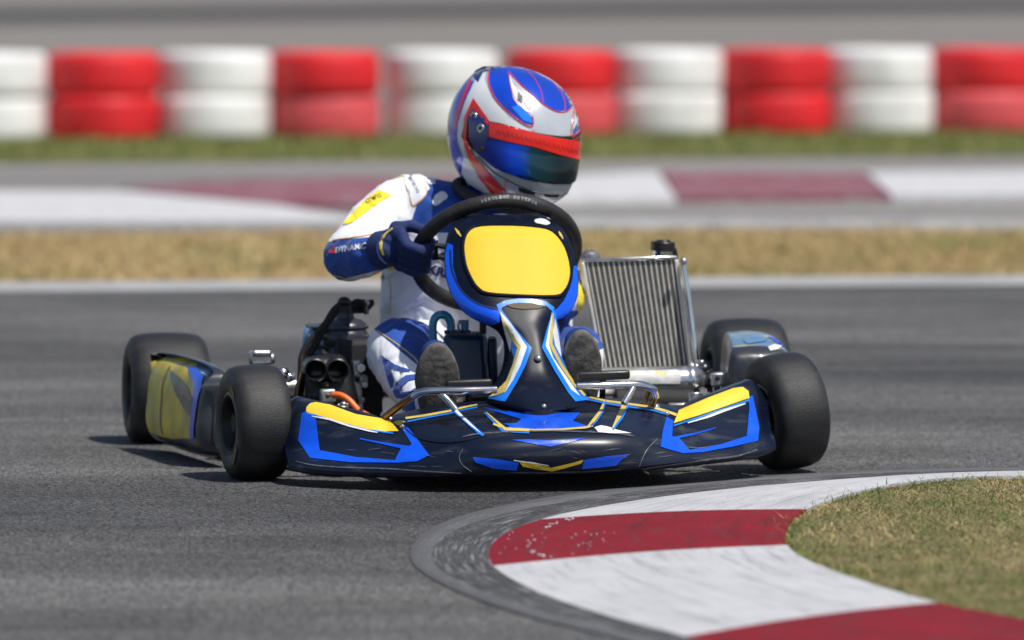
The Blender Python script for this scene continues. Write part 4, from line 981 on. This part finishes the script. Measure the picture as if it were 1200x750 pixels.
m_ = MB(); m_.cyl(E(455, 5, .6), E(455, 45, .6), .014); m_.cyl(E(490, 35, .6), E(515, 60, .6), .016); m_.box(E(440, 60, .62), (.03, .03, .02)); m_.cyl(E(425, 40, .6), E(540, 20, .6), .007); K(m_, 'choke_levers', 'matte')
for px, py, r_ in ((430, 355, .006),): K(MB().sphere(P(px, py, .56), r_, 8), 'bolt', 'steel')

# ================================================================ the driver
base = Vector((-.02, .70, .05))
person = empty('person', MK @ Matrix.Translation(base))
tag(person, 'racing driver in white and blue suit and painted helmet gripping the steering wheel', 'person')
def D(o):   # direct child of the person, modelled in the kart frame
    o.parent = person; o.location = -base; return o
bb = MB()
def cap(p, ra, q, rb): capsule(bb, P(*p), ra, P(*q), rb)
cap((515, 295, .62), .132, (520, 395, .68), .155)
cap((606, 305, .64), .120, (600, 400, .70), .145)
cap((530, 265, .60), .105, (605, 285, .62), .105)
cap((520, 430, .74), .13, (610, 430, .74), .13)
cap((488, 242, .585), .078, (628, 292, .62), .078)
cap((580, 250, .60), .075, (592, 215, .58), .062)
# image-left arm
cap((462, 247, .585), .074, (436, 268, .52), .066)
cap((436, 268, .52), .066, (409, 301, .42), .060)
cap((409, 301, .42), .060, (432, 298, .33), .052)
cap((432, 298, .33), .050, (450, 293, .275), .034)
# image-right arm
cap((640, 298, .60), .070, (656, 350, .46), .058)
cap((656, 350, .46), .058, (650, 352, .31), .042)
# legs
cap((520, 436, .70), .105, (468, 412, .33), .078)
cap((468, 412, .33), .078, (478, 440, .22), .066)
cap((478, 440, .22), .066, (502, 478, .0), .046)
cap((606, 436, .70), .10, (678, 412, .34), .060)
cap((678, 412, .34), .060, (684, 475, .03), .037)
bme = remesh(bb, 'body', .0075, 12)
# cloth folds
NRM = [v.normal.copy() for v in bme.vertices]
for v, n_ in zip(bme.vertices, NRM):
    p = v.co
    q = Vector((p.x*9, p.y*9, p.z*9)); w1 = noise.noise(q + Vector((noise.noise(q*.6)*2, 0, noise.noise(q*.5+Vector((5, 5, 5)))*2)))
    q2 = Vector((p.x*20+3, p.y*20, p.z*14)); w2 = noise.noise(q2+Vector((0, noise.noise(q)*3, 0)))
    rdg = (1-abs(w1)*2.2); rdg2 = (1-abs(w2)*2.2)
    cr = max(0, 1-abs(w1)*5.0)**1.5; cr2 = max(0, 1-abs(w2)*4.0)**1.5
    v.co = p + n_*(.0045*rdg + .0020*rdg2 - .0075*cr - .0035*cr2 - .001)
bm = bmesh.new(); bm.from_mesh(bme)
MKR = MKI.to_3x3()
def paint(poly, mi, y0=-9, y1=9, x0=-9, x1=9):
    # cut the cloth cleanly along a convex outline and give the inside another colour
    n = len(poly); c = (sum(p[0] for p in poly)/n, sum(p[1] for p in poly)/n); pl = []
    for i in range(n):
        a, b = poly[i], poly[(i+1) % n]; o, d1 = lray(*a); _, d2 = lray(*b); no = d1.cross(d2).normalized(); _, dc = lray(*c)
        if no.dot(dc) < 0: no = -no
        pl.append((o, no))
    pl.append((Vector((0, y0, 0)), Vector((0, 1, 0)))); pl.append((Vector((0, y1, 0)), Vector((0, -1, 0))))
    cand = []
    for f in bm.faces:
        q = f.verts[0].co
        if all((q-o).dot(no) > -.03 for o, no in pl): cand.append(f)
    cand = set(cand)
    for o, no in pl:
        fs = [f for f in cand if f.is_valid]
        es = set(e for f in fs for e in f.edges); vs = set(v for f in fs for v in f.verts)
        r_ = bmesh.ops.bisect_plane(bm, geom=list(vs)+list(es)+fs, plane_co=o, plane_no=no)
        cand = set(f for f in r_['geom'] if isinstance(f, bmesh.types.BMFace)) | set(f for f in fs if f.is_valid)
    for f in bm.faces:
        q = f.calc_center_median()
        if all((q-o).dot(no) > -1e-5 for o, no in pl): f.material_index = mi
# materials: 0 white 1 blue 2 yellow 3 dark blue
z6h = lambda pts: zz(370, 200, 5.769, pts)
paint(z6h([(20, 480), (150, 468), (270, 452), (430, 428), (560, 420), (560, 640), (480, 660), (280, 745), (60, 745), (10, 600)]), 1, .22, .56)
paint(z6h([(740, 60), (1000, 50), (1000, 420), (640, 420), (625, 240), (700, 180)]), 1, .4, .9)
paint([(500, 212), (560, 205), (640, 225), (640, 262), (600, 285), (520, 262)], 1, .4, .9)
paint([(437, 362), (470, 362), (500, 380), (530, 420), (530, 440), (494, 432), (436, 384)], 1, .0, .52)
paint([(424, 436), (436, 446), (462, 490), (450, 510), (420, 500)], 1, -.1, .5)
paint([(640, 364), (704, 364), (708, 408), (698, 412), (640, 420)], 1, .0, .5)
bmesh.ops.triangulate(bm, faces=[f for f in bm.faces if len(f.verts) > 4])
bm.to_mesh(bme); bm.free()
for k in ('suitw', 'suitb', 'suity', 'suitd'): bme.materials.append(M[k])
body = D(mobj('body', bme, None, kart, True, 0))
BB = [bvh_of(bme)]
def BD(name, pts, m, off=.0020, step=2.5): return decal(name, pts, BB, M[m], body, off, step)
def pipe(pts, m='gold', r=.0016, sm=5):
    cp_ = csmooth(pts, sm, False); md = mids(cp_, BB)
    q = [project(x, y, BB, .0008, md)[0] for x, y in cp_]; q = [b for a, b in zip(q, q[1:]) if (b-a).length < .03]
    return K(MB().tube(q, r, 6), 'piping', m, body)
# shoulder and sleeve
BD('sleeve_patch', z6h([(185, 362), (240, 300), (320, 215), (425, 132), (515, 168), (440, 212), (340, 285), (255, 350), (215, 364)]), 'suity')
textdecal('print', 'OMEG', *z6h([(392, 190)])[0], 20, 5.2, -24, BB, M['ink'], body, shear=.3)
BD('sleeve_patch', z6h([(520, 45), (610, 28), (600, 38), (540, 52)]), 'suity')
pipe(z6h([(95, 484), (150, 466), (220, 458), (290, 448), (380, 432), (450, 436)]), 'orangep')
pipe(z6h([(60, 745), (200, 748), (330, 712), (470, 660), (560, 620)]))
BD('cuff_stripe', z6h([(470, 662), (560, 612), (600, 614), (590, 628), (510, 676)]), 'suity', .002)
BD('sleeve_patch', z6h([(330, 740), (470, 680), (560, 640), (560, 690), (420, 745)]), 'suitw')
BD('sleeve_patch', z6h([(600, 35), (660, 28), (715, 45), (742, 80), (745, 150), (720, 190), (655, 235), (628, 140), (605, 95)]), 'suitw', .0022)
pipe(z6h([(605, 92), (632, 140), (655, 236), (720, 192), (746, 148), (742, 82)]), 'orangep')
textdecal('print', 'SEATECNO', *z6h([(664, 98)])[0], 21, 4.0, 58, BB, M['navyprint'], body, .003)
BD('sleeve_patch', csmooth(z6h([(786, 210), (808, 166), (850, 142), (884, 160), (884, 190), (810, 236)]), 3), 'suitw', .0022)
BD('collar_patch', z6h([(738, 66), (800, 58), (808, 92), (770, 96)]), 'suitw', .0022)
# forearm lettering with red badge
FA = z6h([(90, 545), (135, 505), (132, 556), (94, 556)])
BD('badge', FA, 'red', .002)
textdecal('print', 'DYNAMIC', *z6h([(240, 522)])[0], 37, 6.5, -9, BB, M['suitw'], body, .002, .2)
# chest lettering
textdecal('print', 'IIS', 514, 300, 25, 10, 6, BB, M['navyprint'], body, bold=.05); textdecal('print', 'KRS', 515, 318, 27, 11, 16, BB, M['navyprint'], body, bold=.05)
pipe([(455, 322), (458, 340), (457, 368)], 'gold', .0014)
# leg graphics
pipe(z8([]) or [(441, 386.5), (450, 393), (470, 407), (486, 420), (494, 434)], 'gold', .0018)
zl = lambda pts: zz(420, 350, 5.0, pts)
BD('leg_emblem', zl([(135, 330), (215, 388), (305, 420), (302, 432), (250, 430), (192, 404), (212, 470), (205, 520), (192, 526), (170, 460)]), 'suitb', .002)
BD('leg_emblem', zl([(345, 445), (345, 475), (300, 482), (262, 515), (240, 555), (290, 545), (340, 540), (340, 570), (270, 590), (225, 580), (206, 545), (225, 490), (280, 452)]), 'suitb', .002)
BD('leg_emblem', zl([(255, 620), (280, 600), (330, 590), (335, 650), (300, 662), (265, 655)]), 'suitb', .002)
# right arm: yellow panel along the sleeve
BD('sleeve_patch', [(674, 300), (683, 305), (688, 340), (685, 372), (676, 376), (677, 330)], 'suity', .002)
BD('sleeve_patch', [(667, 262), (676, 268), (680, 290), (672, 292)], 'suity', .002)
pipe([(667, 372), (673, 382), (688, 390), (701, 402)], 'gold')

# ---- helmet
HC = P(603, 157, .50)
HR = Euler((R(10), R(9), R(31)), 'XYZ').to_matrix()
HR = Euler((0, 0, R(33)), 'XYZ').to_matrix() @ Euler((0, R(-3), 0)).to_matrix() @ Euler((R(13), 0, 0)).to_matrix()
HR = Euler((0, R(9), 0)).to_matrix() @ HR
def hsurf(th, ph, off=0.0):
    # th azimuth from the face direction (0 = face), ph elevation
    cx, cy, cz = math.sin(th)*math.cos(ph), -math.cos(th)*math.cos(ph), math.sin(ph)
    e = 2.25; k = (abs(cx)**e+abs(cy)**e+abs(cz)**e)**(-1/e)
    ax, ay = .134, (.158 if cy < 0 else .172); az = .150 if cz > 0 else .165
    x, y, z = cx*k*ax, cy*k*ay, cz*k*az
    if cz < 0:
        fr = max(0, -cy); y -= .046*fr*min(1, -cz*1.9)
        x *= 1-.10*min(1, -cz)**2; 
        if cy > 0: y *= 1-.16*(-cz)
    else:
        y += .0
        if cy < 0: y += .012*(-cy)*cz*2
    bk = max(0, cy); y += .016*bk*max(0, 1-abs(cz-.62)/.25)*max(0, 1-abs(cx)*1.6); z += .010*max(0, 1-abs(cz-.62)/.3)*bk*max(0, 1-abs(cx)*1.6)
    z = max(z, -.150-.03*max(0, -cy))
    p = Vector((x, y, z)); 
    return HC + HR @ (p + p.normalized()*off)
def hgrid(t0, t1, p0, p1, nt, np_, off, closed=False):
    return [[hsurf(R(t0+(t1-t0)*i/nt), R(p0+(p1-p0)*j/np_), off) for i in range(nt + (0 if closed else 1))] for j in range(np_+1)]
hm = MB(); hm.loft(hgrid(0, 360, -88, 89, 96, 60, 0, True), cap=True)
helmet = K(hm, 'helmet', 'silver', sharp=50); D(helmet)
helmet.data.materials.append(M['hblue'])
for i_, f in enumerate(helmet.data.polygons):
    if len(f.vertices) > 4: continue
    v0 = min(f.vertices); th_ = (v0 % 96)*360/96; ph_ = -88+177*(v0//96)/60
    if 112 < th_ < 246 and ph_ < 38+8*math.sin(th_*.1): f.material_index = 1
# visor: closed shell standing proud of the helmet
def vband(t0, t1, lo, hi, off, th=.004, n=60, m=14):
    def pe(t): 
        s_ = abs(t)/max(abs(t0), abs(t1)); return s_
    o_, i_ = [], []
    for i in range(n+1):
        t = t0+(t1-t0)*i/n; s_ = pe(t); l_ = lo + (hi-lo)*.30*max(0, s_-.62)/.38 + 2*s_; h_ = hi - (hi-lo)*.15*max(0, s_-.62)/.38
        o_.append([hsurf(R(t), R(l_+(h_-l_)*j/m), off) for j in range(m+1)]); i_.append([hsurf(R(t), R(l_+(h_-l_)*j/m), off-th) for j in range(m+1)])
    mb = MB(); mb.loft([a+b[::-1] for a, b in zip(o_, i_)]); return mb
visor = K(vband(-98, 98, -20, 17, .005), 'visor', 'visor', helmet, sharp=60)
HB = [bvh_of(helmet.data)]; VB = [bvh_of(helmet.data), bvh_of(visor.data)]
zh = lambda pts: zz(500, 50, 3.409, pts)
def HD(name, pts, m, off=.0010, t=None, sm=True, step=2.6): return decal(name, zh(csmooth(pts, 4) if sm else pts), t or HB, M[m], helmet, off, step)
def hline(pts, m='red', r=.0012, off=.0012): 
    q = [project(x, y, VB, off, None)[0] for x, y in zh(csmooth(pts, 6, False))]; return K(MB().tube(q, r, 6), 'pinstripe', m, helmet)
# white flank
HD('paint_panel', [(120, 370), (130, 300), (165, 210), (200, 140), (240, 100), (232, 150), (260, 220), (330, 300), (420, 355), (500, 385), (600, 395), (618, 410), (560, 410), (420, 375), (250, 318), (185, 222), (160, 300), (150, 380), (150, 440)], 'hwhite', .0008, sm=False)
# blue rear and lower flank
HD('paint_panel', [(101, 400), (115, 300), (145, 220), (178, 154), (190, 152), (152, 240), (127, 320), (122, 400), (150, 470), (180, 520), (215, 560), (260, 600), (210, 605), (165, 600), (124, 545), (100, 480)], 'hblue', .0010, sm=False)
HD('paint_panel', [(115, 290), (140, 220), (176, 140), (182, 150), (150, 230), (128, 300), (112, 370)], 'red', .0014, sm=False)
HD('paint_panel', [(150, 455), (168, 462), (205, 530), (260, 600), (236, 604), (165, 560), (140, 520)], 'hwhite', .0014, sm=False)
HD('paint_panel', [(182, 128), (210, 96), (280, 92), (300, 96), (250, 112), (226, 120), (206, 160)], 'hdark', .0014, sm=False)
# red swoosh round the visor pivot and down the jaw
HD('paint_panel', [(188, 222), (252, 312), (246, 330), (190, 262), (166, 300), (160, 380), (190, 450), (250, 520), (322, 600), (262, 604), (215, 545), (168, 462), (146, 380), (152, 300)], 'red', .0022, VB, sm=False)
# crown
HD('paint_panel', [(250, 108), (330, 96), (420, 112), (500, 155), (560, 205), (588, 244), (570, 270), (520, 274), (470, 250), (420, 205), (372, 160), (330, 120), (335, 170), (352, 220), (385, 262), (420, 300), (424, 330), (390, 322), (330, 280), (280, 230), (250, 165)], 'hblue', .0012, sm=False)
hline([(250, 108), (250, 165), (280, 230), (330, 280), (390, 326), (424, 332), (420, 290), (385, 262), (352, 220), (335, 170), (328, 118)])
hline([(328, 118), (372, 165), (420, 208), (470, 250), (520, 276), (560, 274), (588, 246)])
hline([(392, 104), (430, 145), (456, 195), (466, 246)], r=.0010); hline([(505, 160), (535, 195), (550, 235), (552, 272)], r=.0010)
HD('paint_panel', [(330, 128), (345, 165), (380, 200), (415, 240), (424, 300), (405, 285), (375, 265), (348, 225), (336, 180)], 'hwhite', .0018, sm=False)
HD('paint_panel', [(365, 200), (382, 215), (380, 245), (362, 232)], 'seamc', .0022, sm=False)
hline([(348, 165), (372, 205), (408, 270), (416, 225), (425, 240)], r=.0009)
HD('paint_panel', [(340, 258), (375, 250), (415, 290), (420, 322), (385, 310)], 'sky', .0020, sm=False)
HD('paint_panel', [(596, 260), (608, 262), (616, 300), (600, 318), (582, 350), (588, 300)], 'hwhite', .0018, sm=False)
HD('paint_panel', [(586, 342), (612, 306), (617, 340), (582, 368)], 'hblue', .0018, sm=False)
hline([(592, 240), (582, 300), (576, 376), (600, 362), (618, 348)], r=.0010)
hline([(250, 318), (340, 340), (430, 372), (520, 396), (580, 390), (618, 372)], r=.0010)
sp_ = MB(); sp_.hexa([P(546, 108, .60), P(600, 92, .56), P(612, 96, .64), P(556, 112, .66), P(555, 83, .61), P(566, 76.5, .57), P(594, 77.5, .62), P(566, 79, .66)])
K(sp_, 'rear_spoiler', 'hdark', helmet, bevel=.008, segs=4)
# sun strip on the visor
VS = lambda name, pts, m, off: decal(name, zh(pts), VB, M[m], helmet, off, 2.6)
VS('visor_strip', [(252, 316), (330, 331), (430, 360), (520, 380), (606, 394), (617, 400), (610, 468), (520, 444), (430, 416), (330, 396), (250, 376)], 'red', .0022)
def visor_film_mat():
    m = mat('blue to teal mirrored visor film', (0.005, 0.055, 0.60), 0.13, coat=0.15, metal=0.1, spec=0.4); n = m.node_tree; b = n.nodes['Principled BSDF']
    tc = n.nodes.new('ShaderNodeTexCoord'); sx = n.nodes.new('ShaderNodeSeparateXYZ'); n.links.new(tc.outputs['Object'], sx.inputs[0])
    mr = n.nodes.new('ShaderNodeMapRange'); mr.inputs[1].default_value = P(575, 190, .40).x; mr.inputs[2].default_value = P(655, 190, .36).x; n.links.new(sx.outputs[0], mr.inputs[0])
    cr = n.nodes.new('ShaderNodeValToRGB'); e = cr.color_ramp.elements; e[0].position = 0; e[0].color = (0.006, 0.03, 0.30, 1); e[1].position = 1; e[1].color = (0.001, 0.008, 0.012, 1)  # iridescent sheen of the coating put into the colour as a fixed ramp
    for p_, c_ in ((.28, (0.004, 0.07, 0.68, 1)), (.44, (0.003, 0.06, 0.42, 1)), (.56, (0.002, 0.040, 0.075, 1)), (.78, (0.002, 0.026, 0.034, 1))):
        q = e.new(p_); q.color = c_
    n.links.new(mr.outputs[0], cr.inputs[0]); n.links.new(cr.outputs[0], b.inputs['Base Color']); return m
M['visfilm'] = visor_film_mat()
M['stripink'] = mat('darker red print', (0.52, 0.02, 0.015), .3)
random.seed(5)
for k in range(9):
    x = 280+k*36; y = 345+k*9.2; VS('print', stroke(csmooth([(x, y+22), (x+8, y+2), (x+16, y+20), (x+26, y+8), (x+32, y+24)], 3, False), 3.5), 'stripink', .0030)
M['visdark'] = mat('dark green visor reflection film', (0.006, 0.022, 0.024), 0.06, metal=.3, coat=1)
M['visblue'] = mat('blue iridium visor film', (0.005, 0.055, 0.60), 0.12, metal=.35, coat=1, var=.3, vscale=6)
VS('visor_film', [(246, 378), (330, 398), (430, 418), (520, 446), (610, 468), (600, 520), (572, 566), (500, 566), (430, 555), (376, 542), (300, 514), (248, 480), (208, 440), (194, 395)], 'visfilm', .0012)
VS('visor_arm', [(168, 300), (196, 266), (252, 316), (246, 378), (230, 440), (195, 430), (172, 380)], 'hdark', .0020)
for x, y, r_ in ((190, 294, .0105), (218, 342, .0100), (222, 426, .0062)):
    p, _ = project(*zh([(x, y)])[0], VB, .004, None); q, _ = project(*zh([(x, y)])[0], VB, -.002, None)
    K(MB().cyl(q, p, r_, seg=20), 'pivot_screw', 'black' if y > 400 else 'steel', helmet, bevel=.0015)
    if y < 400: p2 = p+(p-q).normalized()*.001; K(MB().cyl(p, p2, r_*.45, seg=12), 'screw_slot', 'matte', helmet)
# chin vents
for pts in ([(366, 578), (400, 584), (434, 596), (430, 608), (396, 602), (370, 592)], [(468, 602), (506, 604), (528, 606), (524, 616), (490, 616), (470, 612)]):
    HD('vent', pts, 'matte', .0016, sm=False)
HD('paint_panel', [(500, 690), (520, 680), (545, 645), (552, 650), (530, 694)], 'red', .0016, sm=False)
hline([(324, 542), (314, 565), (312, 600)], r=.0009); hline([(205, 455), (260, 510), (330, 552), (420, 590), (500, 604), (560, 600)], 'seamc', .0014, .002)
# neck roll / collar under the helmet
K(MB().tube([HC + HR @ Vector((.098*math.cos(a), .105*math.sin(a)+.0, -.150)) for a in [2*math.pi*k/32 for k in range(32)]], .012, 10, closed=True), 'helmet_trim', 'matte', helmet)

# ---- gloved hand on the wheel
def hand(phi, wrist, name='glove', flip=1):
    r_ = ex*math.cos(phi)+eu*math.sin(phi); tg = (-ex*math.sin(phi)+eu*math.cos(phi))*flip; c0 = WC + r_*WR
    hb = MB()
    def pt(c, rr, nn, tt): return c + r_*rr + en*nn + tg*tt
    kn = []
    for i, (tt, ln_) in enumerate(((-.036, 1.04), (-.012, 1.08), (.012, 1.0), (.034, .88))):
        k0 = pt(c0, .046, .010, tt*1.05); k1 = pt(c0, .036, -.020, tt); k2 = pt(c0, .008, -.0335, tt); k3 = pt(c0, -.018, -.024*ln_, tt); k4 = pt(c0, -.026*ln_, -.004, tt)
        kn.append(k0)
        for a, ra, b, rb in ((k0, .0145, k1, .0135), (k1, .0135, k2, .0125), (k2, .0125, k3, .0115), (k3, .0115, k4, .0100)): capsule(hb, a, ra, b, rb, 5, 14)
    pc = pt(c0, .050, .034, 0)
    for k in kn: capsule(hb, k, .0155, pc + (k-pt(c0, .046, .010, 0))*.7 + (wrist-pc)*.25, .0175, 5, 14)
    capsule(hb, pc, .024, wrist, .036, 6, 16); capsule(hb, pc, .022, pc+(wrist-pc)*.5+tg*.01, .028)
    capsule(hb, pt(c0, .052, .040, .025*1), .017, pt(c0, .018, .036, .040), .0135, 5, 14); capsule(hb, pt(c0, .018, .036, .040), .0135, pt(c0, -.012, .030, .030), .0115, 5, 14)
    me = remesh(hb, name, .0028, 4)
    NR = [v.normal.copy() for v in me.vertices]
    for v, nn_ in zip(me.vertices, NR):
        p = v.co*38; v.co += nn_*(.0016*(1-abs(noise.noise(p))*2.4))
    return me
wr = P(452, 292, .272)
gl = D(mobj('glove', hand(R(173), wr, flip=-1), M['glove'], kart, True, 0))
GB = [bvh_of(gl.data)]
decal('print', zz(370, 200, 5.769, [(430, 480), (450, 440), (490, 405), (520, 385), (524, 396), (478, 430), (456, 470), (450, 520), (466, 570), (452, 572), (434, 530)]), GB, M['gold'], gl, .0014, 3)
c_ = (P(456, 291, .25)-P(440, 295, .29)).normalized(); K(MB().tube([P(447, 293, .29), P(452, 292, .275), P(458, 291, .255)], [.044, .043, .039], 24, 3), 'glove_cuff', 'glove', gl)
wr2 = P(650, 352, .31)
gr_ = D(mobj('glove', hand(R(-52), wr2, 'glove', flip=1), M['glove'], kart, True, 0))

decal('cuff_stripe', z6h([(470, 662), (560, 612), (600, 614), (590, 628), (510, 676)]), GB+BB, M['suity'], gl, .002, 3)
# ---- shoes with worn soles facing forward
def shoe(cx, cy, w_, h_, Yt, Yh, rot, heel_py):
    # sole outline in its own plane: heel low and back, toe high and forward
    top = P(cx, cy-h_, Yt); bot = P(cx, heel_py, Yh); up = (top-bot); ln = up.length; up.normalize()
    side = Vector((1, 0, 0)); side = (side-up*side.dot(up)).normalized(); side = (Matrix.Rotation(R(rot), 3, 'Y') @ side); nrm = side.cross(up).normalized()
    if nrm.y > 0: nrm = -nrm
    hw = w_/520.0
    prof = [(0, .0), (.02, .45), (.08, .70), (.2, .84), (.35, .92), (.48, 1.0), (.6, .98), (.72, .88), (.84, .70), (.93, .48), (.98, .26), (1, 0)]
    out = [bot+up*ln*t+side*hw*x for t, x in prof] + [bot+up*ln*t-side*hw*x for t, x in prof[1:-1][::-1]]
    out = catmull(out, 3, True)
    mb = MB(); cen = bot+up*ln*.55
    rings = []
    for k, (s_, dz) in enumerate(((.90, .0035), (.97, .001), (1.0, -.004), (1.0, -.012), (.94, -.016))):
        rings.append([cen+(p-cen)*s_+nrm*dz for p in out])
    cap_pts = [cen+(p-cen)*.5+nrm*.0045 for p in out]
    mb.loft([[cen+(p-cen)*.02+nrm*.005 for p in out], cap_pts]+rings)
    sole_me = mb
    ub = MB()
    capsule(ub, bot+up*ln*.78-nrm*.035, .034, bot+up*ln*.45-nrm*.045, .038); capsule(ub, bot+up*ln*.45-nrm*.045, .038, bot+up*ln*.16-nrm*.055, .036); capsule(ub, bot+up*ln*.16-nrm*.055, .036, bot+up*ln*.2-nrm*.12, .038)
    me = remesh(ub, 'shoe', .004, 6); o = D(mobj('shoe', me, M['suitd'], kart, True, 0))
    K(sole_me, 'sole', 'sole', o, sharp=60)
shoe(513, 446, 26, 43, -.100, -.045, 0, 492)
shoe(682, 431, 24, 43, -.095, -.04, 0, 478)
